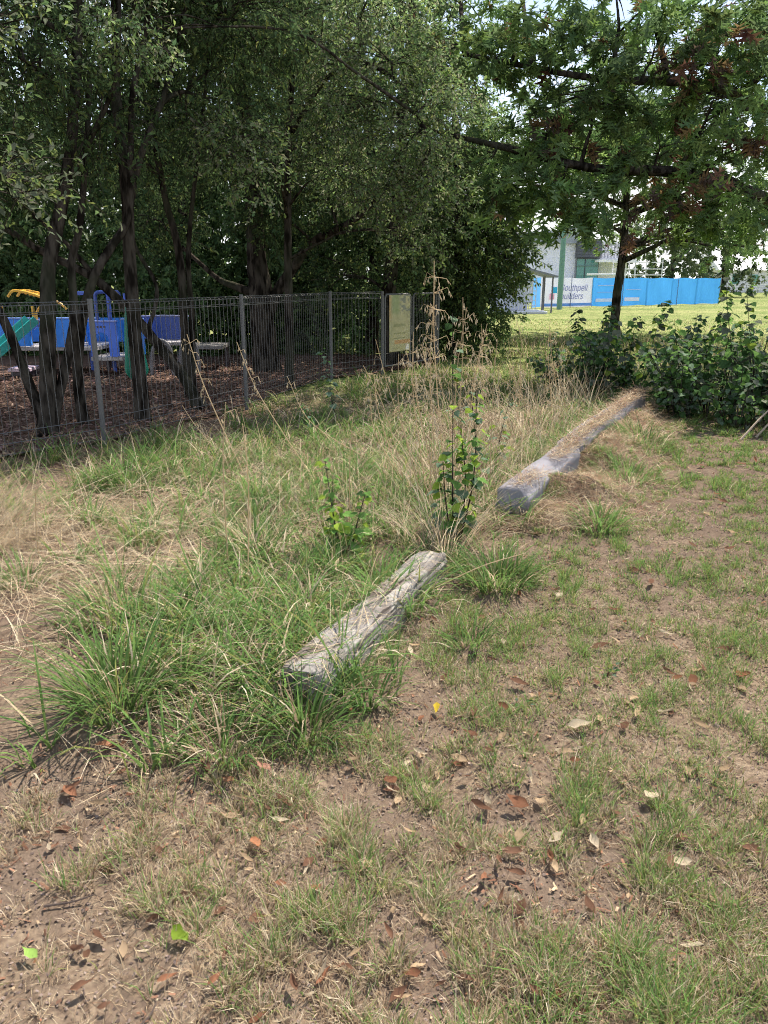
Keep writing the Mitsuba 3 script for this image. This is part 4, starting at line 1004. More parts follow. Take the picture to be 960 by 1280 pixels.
BRN = (0.21, 0.12, 0.08); RUS = (0.30, 0.15, 0.09); TANL = (0.48, 0.36, 0.23); PAL = (0.55, 0.47, 0.34); DKB = (0.16, 0.085, 0.055)
NAMED = [(-1.01, 2.13, 0.075, RUS, 'rust red curled fallen leaf at the left, below the tall tuft'), (-0.51, 1.55, 0.062, (0.20, 0.30, 0.04), 'yellow green fallen leaf with brown edge near the bottom left'), (-0.86, 1.49, 0.055, (0.30, 0.48, 0.12), 'bright green fallen leaf on the bare soil at the bottom left corner'),
         (0.20, 2.64, 0.055, (0.55, 0.42, 0.05), 'yellow fallen leaf right of the log on bare soil'), (0.14, 2.17, 0.065, (0.48, 0.40, 0.26), 'pale tan leaf with dark underside in the foreground centre'), (-0.38, 1.9, 0.065, (0.46, 0.22, 0.12), 'crumpled orange brown leaf on bare soil left of centre'),
         (-0.41, 2.24, 0.075, (0.45, 0.24, 0.18), 'pinkish brown leaf at the foot of the tuft before the log'), (0.48, 1.81, 0.06, TANL, 'tan rectangular looking leaf in the right foreground'), (0.84, 2.08, 0.075, PAL, 'pale folded leaf at the right, upper one of two'),
         (0.84, 1.81, 0.06, PAL, 'pale leaf standing on its edge at the lower right'), (0.51, 1.92, 0.06, PAL, 'pale curled leaf above the tan rectangular one'), (0.37, 1.85, 0.06, BRN, 'dark brown leaf left of the tan rectangular one'), (0.31, 2.45, 0.06, DKB, 'dark brown leaf on the soil right of the log end'),
         (1.06, 1.86, 0.06, BRN, 'brown leaf near the right edge of the foreground'), (0.62, 1.9, 0.055, PAL, 'narrow pale leaf pointing up, right of centre'), (-1.24, 5.34, 0.11, RUS, 'rust red leaf in the dry patch of the rough grass'), (0.92, 3.76, 0.06, PAL, 'white bleached leaf on the lawn right of the bushy tuft'),
         (-0.05, 1.81, 0.06, TANL, 'long narrow tan leaf in the middle foreground'), (0.72, 2.5, 0.09, PAL, 'long pale leaf on the lawn right of the centre'), (-0.80, 2.1, 0.05, DKB, 'dark curled leaf between the left tufts')]
for x, y, s, c, lab in NAMED:
    V, F, C = dead_leaf(x, y, s, U(0, 2 * PI), U(0.2, 0.7), c, U(-0.3, 0.3), U(-0.3, 0.3), lift=0.022)
    k = put('fallen_leaf', V, F, 'm_grass', C, smooth=True); tag(k, lab, 'fallen leaf')
KINDS = [(BRN, 'brown', 0.5), (RUS, 'rusty red', 0.55), (TANL, 'tan', 0.42), (PAL, 'pale narrow', 0.28)]
made = 0
while made < 285:
    x, y = view_xy(1, 1.32, 7.0, 0.0); x, y = float(x[0]), float(y[0])
    if line_d(x, y) < -0.25 and rng.random() > 0.22: continue
    kk = rng.choice(4, p=[0.34, 0.14, 0.30, 0.22]); c, lab, wd = KINDS[kk]
    px_ = x / (0.55 * (y + 0.1))
    side = 'at left' if px_ < -0.45 else 'left of centre' if px_ < -0.08 else 'right of centre' if px_ < 0.38 else 'far right'
    where = 'in long grass' if line_d(x, y) < 0 else ('at the bottom edge' if y < 1.75 else 'on the near lawn' if y < 2.5 else 'on the middle lawn' if y < 3.8 else 'on the lawn by the second timber')
    curl = U(0.1, 1.1); sz = U(0.032, 0.070) * (0.8 if y < 1.8 else 1.0)
    form = 'flat' if curl < 0.38 else 'curled' if curl < 0.75 else 'rolled'
    big = 'large' if sz > 0.055 else 'small'
    V, F, C = dead_leaf(x, y, sz * (1 + 0.05 * y), U(0, 2 * PI), curl, np.array(c) * U(0.6, 1.1), U(-0.5, 0.5), U(-0.4, 0.4), wd * U(0.8, 1.2), lift=U(0.006, 0.026))
    k = put('dead_leaf', V, F, 'm_grass', C, smooth=True)
    tag(k, f'{big} {form} {lab} dead leaf {where}, {side}', 'fallen leaf', f'{big} {form} {lab} dead leaves {where}, {side}')
    made += 1
# crumbled litter
m = 15000
x, y = view_xy(m, 1.25, 11)
d = line_d(x, y)
ok = (F2(x, y, 1.9, 31.0) + 0.08 * rng.standard_normal(m) + 0.12 * np.exp(-((d - 0.35) / 0.6) ** 2) + 0.05 * (d < 0.1) + 0.22 * np.exp(-((x - fence_x(y)) / 0.7) ** 2) * (y < 9.5) + 0.16 * np.exp(-(np.hypot(x + 1.8, y - 5.2) / 0.8) ** 2) > 0.50) & (x > fence_x(y) + 0.05)
x, y = x[ok], y[ok]; m = len(x)
V, F, C = chips(m, (x, y), (0.006 + 0.026 * rng.random(m) ** 2) * (1 + 0.09 * y), U(0.002, 0.007, m) * (1 + 0.09 * y), 0.7, pick(m, np.array([BRN, np.array(RUS) * 0.7, np.array(TANL) * 0.8, DKB]), [4, 1.0, 3, 5]) * (1 + U(-0.3, 0.3, (m, 1))), 0.008)
put('leaf_litter', V, F, 'm_dry', C)
tag('leaf_litter', 'crumbled brown leaf litter scattered over the soil and lawn', 'leaf litter', kind='stuff')
for a_, b_, lab in [((-0.56, 1.30), (-0.52, 1.37), 'thin dark twig on the bare soil at the bottom edge, left one'), ((-0.49, 1.30), (-0.48, 1.36), 'thin dark twig on the bare soil at the bottom edge, right one'), ((-0.9, 1.66), (-0.78, 1.70), 'dark forked twig on the soil at the left edge'),
                    ((0.45, 3.1), (1.0, 3.45), 'long grey twig lying on the lawn right of the log')]:
    P = spline([(a_[0], a_[1], float(ground_z(*a_)) + 0.008), ((a_[0] + b_[0]) / 2 + 0.01, (a_[1] + b_[1]) / 2, float(ground_z(*b_)) + 0.016), (b_[0], b_[1], float(ground_z(*b_)) + 0.02)], 5)
    V, F = tube(P, np.linspace(0.0035, 0.0018, len(P)), 5)
    k = put('twig', V, F, 'm_dry', np.array([0.09, 0.07, 0.06])); tag(k, lab, 'twig')

m = 15000
x, y = view_xy(m, 1.22, 5.5, 0.4)
ok = line_d(x, y) > -0.5
x, y = x[ok], y[ok]; m = len(x)
V, F, C = chips(m, (x, y), U(0.003, 0.010, m) * (0.7 + 0.2 * y), U(0.003, 0.008, m) * (0.7 + 0.2 * y), 0.8, pick(m, np.array([(0.10, 0.076, 0.064), (0.17, 0.13, 0.11), (0.25, 0.2, 0.17)]), [3, 5, 1]) * (1 + U(-0.3, 0.3, (m, 1))), 0.003)
put('soil_crumbs', V, F, 'm_dry', C)
tag('soil_crumbs', 'crumbs of dry earth and grit on the bare soil', 'soil crumbs', kind='stuff')

# ------------------------------------------------------------------ the mesh fence
GREY = np.array([0.125, 0.128, 0.13])


def post(key, p, h=1.43, r=0.026, col=GREY):
    V, F = tube(np.array([[p[0], p[1], -0.05], [p[0], p[1], h - 0.004], [p[0], p[1], h]]), [r, r, r * 0.8], 10)
    return put(key, V, F, 'm_wire', col, smooth=40)


def fence_panel(key, a, b, top=1.40, gap=0.075, z0=0.06):
    a, b = np.array(a, float), np.array(b, float)
    ln = np.linalg.norm(b - a); d = (b - a) / ln; s = np.array([d[1], -d[0]])
    parts = []
    n_ = int(ln / gap)
    for k in range(1, n_):
        c = a + d * (k * ln / n_)
        prof = [(0, z0), (0, top - 0.10), (0.004, top - 0.02), (-0.028, top), (-0.060, top - 0.025), (-0.062, top - 0.09)]
        P = np.array([[c[0] + s[0] * o, c[1] + s[1] * o, z] for o, z in prof])
        parts.append(tube(P, 0.0027, 4, cap=False))
    wires = cat(parts)
    k0 = put(key + '__wire', wires[0], wires[1], 'm_wire', GREY * 0.9)
    labels[k0] = {'kind': 'stuff'}
    for o, z in ((0.005, z0 + 0.01), (0.005, z0 + 0.11), (0.005, z0 + 0.21), (0.005, top - 0.10), (0.005, top - 0.02), (-0.028, top + 0.004), (-0.064, top - 0.085)):
        P = np.array([[a[0] + s[0] * o, a[1] + s[1] * o, z], [b[0] + s[0] * o, b[1] + s[1] * o, z]])
        V, F = tube(P, 0.0036, 5, cap=False)
        put(key + '__rail', V, F, 'm_wire', GREY)


labels['mesh_fence'] = {}
for k in range(5):
    post('mesh_fence__post', FENCE[k])
for k in range(4):
    pk = 'mesh_fence__panel' + (f'_{k:03d}' if k else '')
    fence_panel(pk, FENCE[k], FENCE[k + 1])
fence_panel('mesh_fence__panel_004', FENCE[4], FENCE[5])
post('mesh_fence__post', FENCE[5], 1.42, 0.03)
post('mesh_fence__post', FENCE[7], 1.42, 0.03)
tag('mesh_fence', 'grey welded wire mesh fence with looped top around the playground', 'fence')


def gate_leaf(key, label, a, b):
    a, b = np.array(a, float), np.array(b, float)
    ln = np.linalg.norm(b - a); d = (b - a) / ln
    a2, b2 = a + d * 0.03, b - d * 0.03
    r = 0.055
    P = []
    for (u, z) in ((0, 0.12), (0, 1.36 - r), (0.02, 1.36 - 0.02), (r, 1.36)):
        P.append([*(a2 + d * u), z])
    L2 = np.linalg.norm(b2 - a2)
    for (u, z) in ((L2 - r, 1.36), (L2 - 0.02, 1.34), (L2, 1.36 - r), (L2, 0.12)):
        P.append([*(a2 + d * u), z])
    V, F = tube(np.array(P), 0.018, 8)
    put(key + '__frame', V, F, 'm_wire', GREY, smooth=40)
    V, F = tube(np.array([[*a2, 0.13], [*b2, 0.13]]), 0.016, 8); put(key + '__bottom_rail', V, F, 'm_wire', GREY, smooth=40)
    parts = []
    n_ = int(L2 / 0.06)
    for k in range(1, n_):
        c = a2 + d * (k * L2 / n_)
        parts.append(tube(np.array([[*c, 0.13], [*c, 1.35]]), 0.0027, 4, cap=False))
    for z in (0.35, 0.75, 1.15):
        parts.append(tube(np.array([[*a2, z], [*b2, z]]), 0.003, 4, cap=False))
    W = cat(parts)
    k0 = put(key + '__wire', W[0], W[1], 'm_wire', GREY * 0.8); labels[k0] = {'kind': 'stuff'}
    tag(key, label, 'gate')


gate_leaf('gate', 'wire gate leaf carrying the faded notice', FENCE[5] + [0.03, 0.045], FENCE[6])
gate_leaf('gate_001', 'right hand wire gate leaf without a notice', FENCE[6] + [0.02, 0.03], FENCE[7] - [0.03, 0.045])
V, F = box((*(FENCE[6]), 0.72), (0.05, 0.04, 0.16), math.atan2(0.75, 0.53)); put('gate__latch', V, F, 'm_wire', GREY * 0.6)


def poster_col(p, n, uv):
    # faded print: orange and green blotches above, dark photo at the upper right, olive lines and an orange band low down
    u = (p.x + 0.03) * 0.577 + (p.y - 13.85) * 0.8165
    w = p.z
    a = fbm(u * 9, w * 5, 1, 3)
    c = mix((0.34, 0.33, 0.17), (0.52, 0.47, 0.27), a)
    c = mix(c, mi.Color3f(0.50, 0.30, 0.12), 0.75 * smoothstep(0.30, 0.16, u) * smoothstep(0.85, 1.0, w))
    c = mix(c, mi.Color3f(0.18, 0.27, 0.10), 0.7 * smoothstep(0.18, 0.3, u) * smoothstep(0.55, 0.42, u) * smoothstep(0.95, 1.1, w))
    c = mix(c, mi.Color3f(0.13, 0.16, 0.16), 0.75 * smoothstep(0.45, 0.55, u) * smoothstep(1.0, 1.1, w) * smoothstep(0.3, 0.6, noise(u * 14, w * 26, 3)))
    line = smoothstep(0.55, 0.75, noise(3.0, w * 38, 7)) * smoothstep(0.28, 0.32, u) * smoothstep(0.70, 0.66, u) * smoothstep(0.58, 0.60, w) * smoothstep(0.86, 0.84, w)
    c = mix(c, mi.Color3f(0.16, 0.18, 0.07), 0.6 * line)
    band = smoothstep(0.49, 0.51, w) * smoothstep(0.58, 0.56, w) * smoothstep(0.30, 0.36, u)
    return mix(c, mi.Color3f(0.50, 0.22, 0.07), 0.7 * band)


scene['m_poster'] = {'type': 'twosided', 'b': {'type': 'roughplastic', 'alpha': 0.15, 'diffuse_reflectance': proc(poster_col)}}
gd = (FENCE[6] - FENCE[5]); gl = np.linalg.norm(gd); gd = gd / gl; gs = np.array([gd[1], -gd[0]])
gc = FENCE[5] + gd * 0.50 + gs * 0.03
V, F = box((gc[0], gc[1], 0.86), (0.66, 0.006, 0.98), math.atan2(gd[1], gd[0]), 0.002)
put('notice_board__panel', V, F, 'm_poster')
V, F = box((*(gc + gd * 0.24 + gs * 0.006), 0.43), (0.11, 0.002, 0.10), math.atan2(gd[1], gd[0]))
put('notice_board__white_patch', V, F, 'm_painted', np.array([0.7, 0.68, 0.64]))
tag('notice_board', 'faded yellow notice hung on the left gate leaf', 'notice')

# ------------------------------------------------------------------ the play structure
BLUE = np.array([0.03, 0.24, 0.80]); VIO = np.array([0.07, 0.19, 0.76]); TEAL = np.array([0.03, 0.36, 0.33]); YEL = np.array([0.75, 0.42, 0.05]); WHT = np.array([0.62, 0.60, 0.58]); DRK = np.array([0.06, 0.05, 0.06]); NAVY = np.array([0.05, 0.10, 0.38])
PX = 0.01356


def wx(px): return (px - 480) * PX


def panel(x0, x1, z0, z1, y, col, arch=None, key='play_structure__panel', lip=True):
    pg = sbox(x0, z0, x1, z1)
    if arch:
        cx_, w_, top_ = arch
        a = [(cx_ - w_ / 2, z0 - 0.1), (cx_ + w_ / 2, z0 - 0.1)] + [(cx_ + w_ / 2 * math.cos(t), top_ - w_ / 2 + w_ / 2 * math.sin(t)) for t in np.linspace(0, PI, 12)]
        pg = pg.difference(Polygon(a))
    pg = pg.buffer(-0.02).buffer(0.02)
    V, F = prism(pg, 0.05, (0, y, 0))
    k = put(key, V, F, 'm_plastic', col)
    if lip:
        V, F = box(((x0 + x1) / 2, y, z1 + 0.012), (x1 - x0 + 0.02, 0.10, 0.024), 0, 0.008)
        put(key.replace('panel', 'top_lip'), V, F, 'm_plastic', col * 0.7 + 0.2)
    return k


labels['play_structure'] = {}
panel(wx(-60), wx(36), 0.52, 0.97, 13.5, BLUE)
panel(wx(38), wx(58), 0.52, 0.93, 13.55, VIO, (wx(46), 0.16, 0.84))
panel(wx(64), wx(97), 0.50, 0.97, 13.5, BLUE * 1.15)
panel(wx(97), wx(114), 0.50, 0.95, 13.9, BLUE, (wx(107), 0.14, 0.85))
panel(wx(116), wx(150), 0.36, 0.93, 13.3, VIO, (wx(130), 0.24, 0.76))
panel(wx(150), wx(176), 0.36, 0.95, 13.6, BLUE * 0.9)
panel(wx(178), wx(211), 0.58, 0.98, 14.2, NAVY)
panel(wx(-60), wx(150), 0.50, 0.93, 14.75, BLUE * 0.8, lip=False)
panel(wx(150), wx(212), 0.56, 0.95, 14.75, NAVY * 1.3)
for k in range(4):
    V, F = box((wx(123 + 4 * k), 13.272, 0.85), (0.030, 0.008, 0.03)); put('play_structure__slot', V, F, 'm_plastic', DRK)
for (x0, x1, z, y, dep) in ((15, 116, 0.47, 14.1, 1.15), (114, 153, 0.32, 13.75, 0.9), (215, 266, 0.44, 14.5, 0.7), (178, 214, 0.5, 14.6, 0.7)):
    V, F = box(((wx(x0) + wx(x1)) / 2, y, z), (wx(x1) - wx(x0), dep, 0.07), 0, 0.01); put('play_structure__deck', V, F, 'm_plastic', WHT * (0.35 if x0 > 200 else 0.6))
    for sx in (0.06, 0.94):
        V, F = box((wx(x0) + (wx(x1) - wx(x0)) * sx, y + dep * 0.3, z / 2 - 0.02), (0.07, 0.07, z), 0, 0.01); put('play_structure__leg', V, F, 'm_plastic', DRK)
V, F = box((wx(32), 13.2, 0.17), (0.36, 0.5, 0.06), 0.1, 0.01); put('play_structure__step', V, F, 'm_plastic', np.array([0.62, 0.50, 0.58]))
V, F = box((wx(32), 13.2, 0.07), (0.30, 0.4, 0.14), 0.1); put('play_structure__step_base', V, F, 'm_plastic', DRK)
for px in (78, 96, 125, 147):
    V, F = tube(np.array([[wx(px), 14.0, 0.0], [wx(px), 14.0, 1.38]]), 0.035, 10); put('play_structure__post', V, F, 'm_plastic', NAVY * 1.3, smooth=40)
P = spline([(wx(119), 13.6, 0.9), (wx(119), 13.6, 1.28), (wx(121), 13.6, 1.39), (wx(130), 13.6, 1.41), (wx(145), 13.6, 1.41), (wx(149), 13.6, 1.38), (wx(150), 13.6, 1.25)], 4)
V, F = tube(P, 0.03, 8); put('play_structure__hoop', V, F, 'm_plastic', NAVY, smooth=40)
V, F = box((wx(92), 14.0, 1.38), (wx(106) - wx(77), 0.12, 0.06), 0, 0.01); put('play_structure__beam', V, F, 'm_plastic', NAVY * 1.3)
# teal slide: a trough with raised rims
P0, P1 = np.array([wx(51), 13.2, 0.95]), np.array([wx(6), 12.6, 0.30])
dd = P1 - P0; ss = np.cross(dd / np.linalg.norm(dd), [0, 0, 1.0]); ss /= np.linalg.norm(ss); uu = np.cross(ss, dd / np.linalg.norm(dd))
prof = [(-0.2, 0.10), (-0.17, 0.10), (-0.15, 0.02), (0.15, 0.02), (0.17, 0.10), (0.2, 0.10), (0.2, -0.03), (-0.2, -0.03)]
V = np.array([p + ss * a - uu * -b for p in (P0, P0 + dd * 0.5, P1) for a, b in prof])
F = []
for k in range(2):
    for j_ in range(8):
        a, b = k * 8 + j_, k * 8 + (j_ + 1) % 8
        F += [[a, b, b + 8], [a, b + 8, a + 8]]
put('play_structure__slide', V, F, 'm_plastic', TEAL)
# yellow ladder arch and posts
for o in (0.0, 0.35):
    V, F = tube(spline([(wx(10), 13.6 + o, 1.33), (wx(20), 13.6 + o, 1.43), (wx(50), 13.6 + o, 1.33), (wx(52), 13.6 + o, 1.22), (wx(44), 13.6 + o, 1.08), (wx(43), 13.6 + o, 0.95)], 4), 0.022, 8)
    put('play_structure__yellow_rail', V, F, 'm_plastic', YEL, smooth=40)
for k in range(6):
    t = k / 5
    V, F = tube(np.array([[wx(22 + 26 * t), 13.6, 1.42 - 0.09 * t], [wx(22 + 26 * t), 13.95, 1.42 - 0.09 * t]]), 0.016, 8); put('play_structure__rung', V, F, 'm_plastic', YEL)
for px in (5, 44):
    V, F = tube(np.array([[wx(px), 13.45, 0.85], [wx(px), 13.45, 1.18]]), 0.025, 8); put('play_structure__yellow_post', V, F, 'm_plastic', YEL)
V, F = tube(np.array([[wx(64), 13.8, 1.25], [wx(70), 13.8, 1.2], [wx(76), 13.8, 1.12]]), 0.02, 8); put('play_structure__yellow_rail', V, F, 'm_plastic', YEL)
tag('play_structure', 'low blue toddler play structure with teal slide and yellow bars behind the fence', 'play structure')
# grey arches of a tunnel right of it
labels['climbing_hoop'] = {}
for k, (px0, px1, y0) in enumerate(((186, 214, 13.4), (214, 240, 13.8))):
    P = spline([(wx(px0), y0, 0.0), (wx(px0) + 0.05, y0, 0.45), ((wx(px0) + wx(px1)) / 2, y0, 0.62), (wx(px1) - 0.03, y0, 0.48), (wx(px1), y0, 0.0)], 5)
    V, F = tube(P, 0.03, 8)
    put('climbing_hoop__tube', V, F, 'm_painted', np.array([0.16, 0.16, 0.17]), smooth=40)
tag('climbing_hoop', 'low dark grey hoops right of the blue play structure', 'play hoops')
# hanging green cloth
m_, n_ = 26, 30
TH, ZZ = np.meshgrid(np.linspace(0, 2 * PI, m_, endpoint=False), np.linspace(0, 1, n_), indexing='ij')
rad = 0.02 + 0.13 * np.clip(ZZ, 0, 1) ** 0.8 * (1 - 0.75 * np.clip((ZZ - 0.82) / 0.18, 0, 1) ** 2)
rad = rad * (1 + 0.16 * np.sin(TH * 6 + 2.5 * ZZ) * (0.4 + 0.6 * ZZ) + 0.07 * np.sin(TH * 11 + 1.0))
V = np.stack([-2.99 - 0.05 * ZZ + 0.10 * np.sin(1.2 * ZZ) + rad * np.cos(TH) * 0.95, 9.3 + rad * np.sin(TH) * 0.7, 1.30 - 0.85 * ZZ], -1).reshape(-1, 3)
i, j = np.meshgrid(np.arange(m_), np.arange(n_ - 1), indexing='ij')
q = np.stack([i * n_ + j, ((i + 1) % m_) * n_ + j, ((i + 1) % m_) * n_ + j + 1, i * n_ + j + 1], -1).reshape(-1, 4)
put('green_cloth', V, q, 'm_painted', np.array([0.02, 0.24, 0.15]), smooth=True)
tag('green_cloth', 'green gathered cloth hanging beside the straight trunk behind the fence', 'cloth')

# ------------------------------------------------------------------ building site, shelter and houses across the field
# site fence: posts and banner panels
A, B = np.array([8.7, 47.0]), np.array([23.2, 55.6])
ld = (B - A) / np.linalg.norm(B - A); rzf = math.atan2(ld[1], ld[0]); LN = np.linalg.norm(B - A); nrm = np.array([ld[1], -ld[0]])
BB = np.array([0.09, 0.40, 0.90])
cuts = [(0.0, 0.6, BB * 1.1 + 0.1), (0.6, 4.75, np.array([0.66, 0.68, 0.80])), (4.77, 7.3, BB), (7.3, 9.9, BB), (9.9, 12.4, BB * 1.05), (12.4, 14.8, BB), (14.8, LN, BB * 0.95)]
labels['site_fence'] = {}


def at_f(s, o=0.0):
    return A + ld * s + nrm * o


for k, (s0, s1, c) in enumerate(cuts):
    N_ = 14
    V = []
    for t in np.linspace(0, 1, N_):
        s = s0 + (s1 - s0) * t
        for z in (0.05, 0.6, 1.15, 1.72):
            o = 0.016 * math.sin(3.1 * s + 2 * z) + 0.008 * math.sin(9 * s) * (1 if c[0] < 0.5 else 0.4)
            p = at_f(s, o)
            V.append([p[0], p[1], z + 0.02 * math.sin(3 * s)])
    F = []
    for a in range(N_ - 1):
        for b in range(3):
            F.append([a * 4 + b, (a + 1) * 4 + b, (a + 1) * 4 + b + 1, a * 4 + b + 1])
    kk = put('site_fence__banner', V, F, 'm_banner', c, smooth=True)
    if k == 1:
        labels[kk] = {'label': 'pale banner lettered with the name of the builders'}
for s in np.arange(0, LN + 0.1, 2.42):
    p = at_f(s, -0.05)
    V, F = tube(np.array([[p[0], p[1], -0.05], [p[0], p[1], 1.8]]), 0.025, 6); put('site_fence__post', V, F, 'm_wire', np.array([0.3, 0.32, 0.35]))
for s in (2.9, 7.3, 12.4):
    p = at_f(s, 0.12)
    V, F = tube(np.array([[p[0], p[1], -0.05], [p[0], p[1], 1.85]]), 0.022, 6); put('site_fence__post', V, F, 'm_wire', np.array([0.10, 0.14, 0.25]))
for s0, s1, z0, z1, c in ((0.6, 4.75, 0.10, 0.26, np.array([0.12, 0.28, 0.70])), (5.0, 7.0, 0.30, 0.50, np.array([0.5, 0.62, 0.85])), (7.5, 8.9, 0.32, 0.55, np.array([0.6, 0.66, 0.85])), (5.1, 7.1, 1.25, 1.31, np.array([0.3, 0.48, 0.85])), (5.1, 7.1, 0.85, 0.9, np.array([0.2, 0.4, 0.82])), (7.6, 9.0, 1.0, 1.05, np.array([0.3, 0.48, 0.85]))):
    p = at_f((s0 + s1) / 2, 0.075)
    V, F = box((p[0], p[1], (z0 + z1) / 2), (s1 - s0 - 0.06, 0.006, z1 - z0), rzf); put('site_fence__stripe', V, F, 'm_painted', c)


def letter(text, s, z, h, col, key, shear=0.25):
    m = meshkit.text_mesh(text, h, 0.006)
    v = np.array(m.vertices)
    v[:, 0] += shear * v[:, 1]
    p = at_f(s, 0.085)
    P = np.stack([p[0] + ld[0] * v[:, 0] + nrm[0] * v[:, 2], p[1] + ld[1] * v[:, 0] + nrm[1] * v[:, 2], z + v[:, 1]], 1)
    put(key, P, np.array(m.faces), 'm_painted', col)


letter('Southpell', 2.05, 0.98, 0.36, np.array([0.16, 0.18, 0.45]), 'site_fence__lettering')
letter('builders', 2.05, 0.50, 0.36, np.array([0.16, 0.18, 0.45]), 'site_fence__lettering')
for (s, z, c) in ((1.62, 1.03, np.array([0.02, 0.35, 0.65])), (1.42, 0.66, np.array([0.75, 0.35, 0.5]))):
    p = at_f(s, 0.085)
    V, F = box((p[0], p[1], z), (0.36, 0.008, 0.34), rzf); put('site_fence__emblem', V, F, 'm_painted', c)
tag('site_fence', 'site fence hung with bright blue mesh banners and a pale lettered banner', 'site fence')
# green pole
V, F = tube(np.array([[9.95, 45.4, -0.1], [9.95, 45.4, 3.0], [9.95, 45.4, 7.6]]), [0.15, 0.15, 0.13], 14)
put('green_pole', V, F, 'm_painted', np.array([0.12, 0.24, 0.19]), smooth=40); tag('green_pole', 'thick green pole standing before the pale site banner', 'pole')

# the building
labels['club_building'] = {}


def bpart(name, c, s, col, mat='m_painted', bev=0.0):
    V, F = box(c, s, 0, bev)
    return put('club_building__' + name, V, F, mat, None if mat == 'm_glass' else col)


LAV = np.array([0.72, 0.72, 0.82]); CHAR = np.array([0.07, 0.075, 0.09])
bpart('wall', (11.3, 64.0, 2.1), (6.2, 6.0, 4.2), LAV)
V, F = prism(Polygon([(8.0, 4.2), (14.5, 4.2), (14.5, 5.3), (8.0, 4.75)]), 6.6, (0, 63.9, 0)); put('club_building__roof', V, F, 'm_painted', np.array([0.28, 0.30, 0.34]))
bpart('bay', (15.2, 63.4, 3.85), (1.78, 6.2, 1.3), CHAR)
for k in range(6):
    bpart('cladding_board', (15.2, 60.28, 3.30 + 0.21 * k), (1.76, 0.03, 0.185), CHAR * 1.15)
bpart('bay_wall', (15.2, 63.6, 1.6), (1.72, 5.8, 3.2), np.array([0.2, 0.22, 0.24]))
for x0, x1 in ((14.42, 14.98), (15.02, 15.98)):
    k = bpart('window', ((x0 + x1) / 2, 60.62, 2.02), (x1 - x0, 0.06, 2.2), CHAR, 'm_glass')
bpart('window_frame', (15.0, 60.58, 2.02), (0.05, 0.10, 2.3), CHAR)
bpart('window_frame', (15.2, 60.56, 3.15), (1.75, 0.12, 0.07), CHAR)
bpart('window_frame', (15.2, 60.56, 2.62), (1.7, 0.10, 0.05), np.array([0.12, 0.2, 0.19]))
bpart('white_wall', (17.3, 64.2, 2.2), (2.3, 5.0, 4.4), np.array([0.7, 0.7, 0.72]))
for k in range(9):
    bpart('batten', (16.25 + 0.24 * k, 61.66, 3.8), (0.05, 0.05, 1.2), np.array([0.42, 0.42, 0.45]))
bpart('canopy', (17.2, 60.6, 2.95), (3.0, 2.2, 0.18), np.array([0.7, 0.7, 0.7]))
bpart('canopy_post', (18.5, 59.7, 1.45), (0.08, 0.08, 2.9), np.array([0.6, 0.6, 0.6]))
tag('club_building', 'modern pale building with dark clad bay and white canopy behind the site fence', 'building')
labels['scaffold'] = {}
for z in (1.95, 2.35, 2.8):
    V, F = tube(np.array([[16.2, 57.6, z], [19.8, 57.6, z]]), 0.035, 6); put('scaffold__rail', V, F, 'm_painted', np.array([0.68, 0.66, 0.62]))
for x0 in (16.25, 17.4, 18.6, 19.75):
    V, F = tube(np.array([[x0, 57.55, -0.05], [x0, 57.55, 3.0]]), 0.03, 6); put('scaffold__post', V, F, 'm_painted', np.array([0.66, 0.64, 0.62]))
V, F = box((15.4, 57.2, 1.98), (1.8, 1.4, 0.12), 0, 0.02); put('scaffold__platform', V, F, 'm_painted', np.array([0.7, 0.7, 0.68]))
tag('scaffold', 'pale scaffold rails standing in front of the building canopy', 'scaffold')
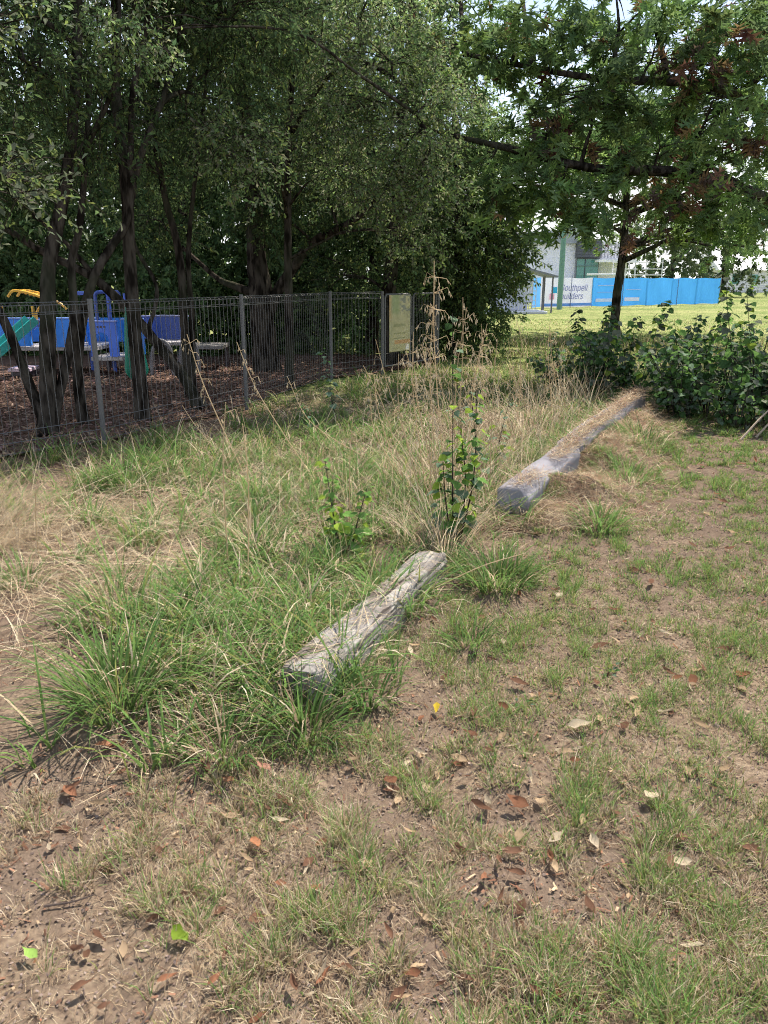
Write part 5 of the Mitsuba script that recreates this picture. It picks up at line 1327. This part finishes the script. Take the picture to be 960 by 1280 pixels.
# shelter left
labels['shelter'] = {}
V, F = prism(Polygon([(4.9, 2.75), (4.9, 2.66), (8.62, 1.72), (8.66, 1.80)]), 3.0, (0, 41.6, 0)); put('shelter__roof', V, F, 'm_painted', np.array([0.16, 0.17, 0.21]))
for k in range(9):
    V, F = box((5.55 + 0.21 * k, 41.0, 1.0), (0.19, 0.06 + 0.02 * (k % 2), 2.0 - 0.03 * k)); put('shelter__wall_sheet', V, F, 'm_painted', np.array([0.50, 0.52, 0.62]))
for (x0, y0, h) in ((8.45, 40.4, 1.75), (8.2, 41.2, 1.8), (8.45, 42.8, 1.75), (5.0, 40.4, 2.6)):
    V, F = box((x0, y0, h / 2), (0.07, 0.07, h)); put('shelter__post', V, F, 'm_painted', np.array([0.12, 0.12, 0.15]))
for k in range(6):
    V, F = box((7.5 + 0.001 * k, 41.0, 0.35 + 0.24 * k), (0.55, 0.03, 0.03)); put('shelter__lattice_bar', V, F, 'm_painted', np.array([0.62, 0.62, 0.66]))
for k in range(4):
    V, F = box((7.25 + 0.17 * k, 41.03, 0.95), (0.03, 0.03, 1.5)); put('shelter__lattice_bar', V, F, 'm_painted', np.array([0.62, 0.62, 0.66]))
V, F = box((6.5, 41.0, 0.05), (3.2, 3.0, 0.12), 0, 0.02); put('shelter__slab', V, F, 'm_painted', np.array([0.6, 0.6, 0.6]))
tag('shelter', 'small lavender sheet metal shelter with sloping dark roof edge left of the pole', 'shelter')
# far house
labels['house'] = {}
V, F = box((57.0, 112, 1.45), (24.0, 8.0, 2.9)); put('house__wall', V, F, 'm_painted', np.array([0.62, 0.62, 0.66]))
V, F = prism(Polygon([(-4.6, 2.85), (4.6, 2.85), (0, 5.2)]), 25.0, (57.0, 112, 0), PI / 2); put('house__roof', V, F, 'm_painted', np.array([0.55, 0.57, 0.62]))
for x0 in (47.0, 49.5, 58.5, 61.0):
    V, F = box((x0, 107.98, 1.7), (0.9, 0.1, 1.2)); put('house__window', V, F, 'm_glass')
V, F = box((53.6, 107.98, 1.1), (1.0, 0.1, 2.2)); put('house__door', V, F, 'm_painted', np.array([0.35, 0.37, 0.42]))
tag('house', 'long low pale house with grey roof at the far right across the field', 'house')
labels['far_fence'] = {}
for k in range(14):
    V, F = tube(np.array([[42 + 1.6 * k, 104, -0.05], [42 + 1.6 * k, 104, 1.1]]), 0.05, 6); put('far_fence__post', V, F, 'm_painted', np.array([0.5, 0.5, 0.5]))
for z in (0.4, 0.75, 1.05):
    V, F = tube(np.array([[42, 104, z], [63, 104, z]]), 0.03, 5); put('far_fence__rail', V, F, 'm_painted', np.array([0.55, 0.55, 0.55]))
tag('far_fence', 'low pale post and rail fence in front of the long pale house', 'fence')
print(sum(len(meshkit.WRITTEN[s['filename']][1]) for s in scene.values() if s.get('type') == 'ply'), 'triangles', len(scene), 'entries')
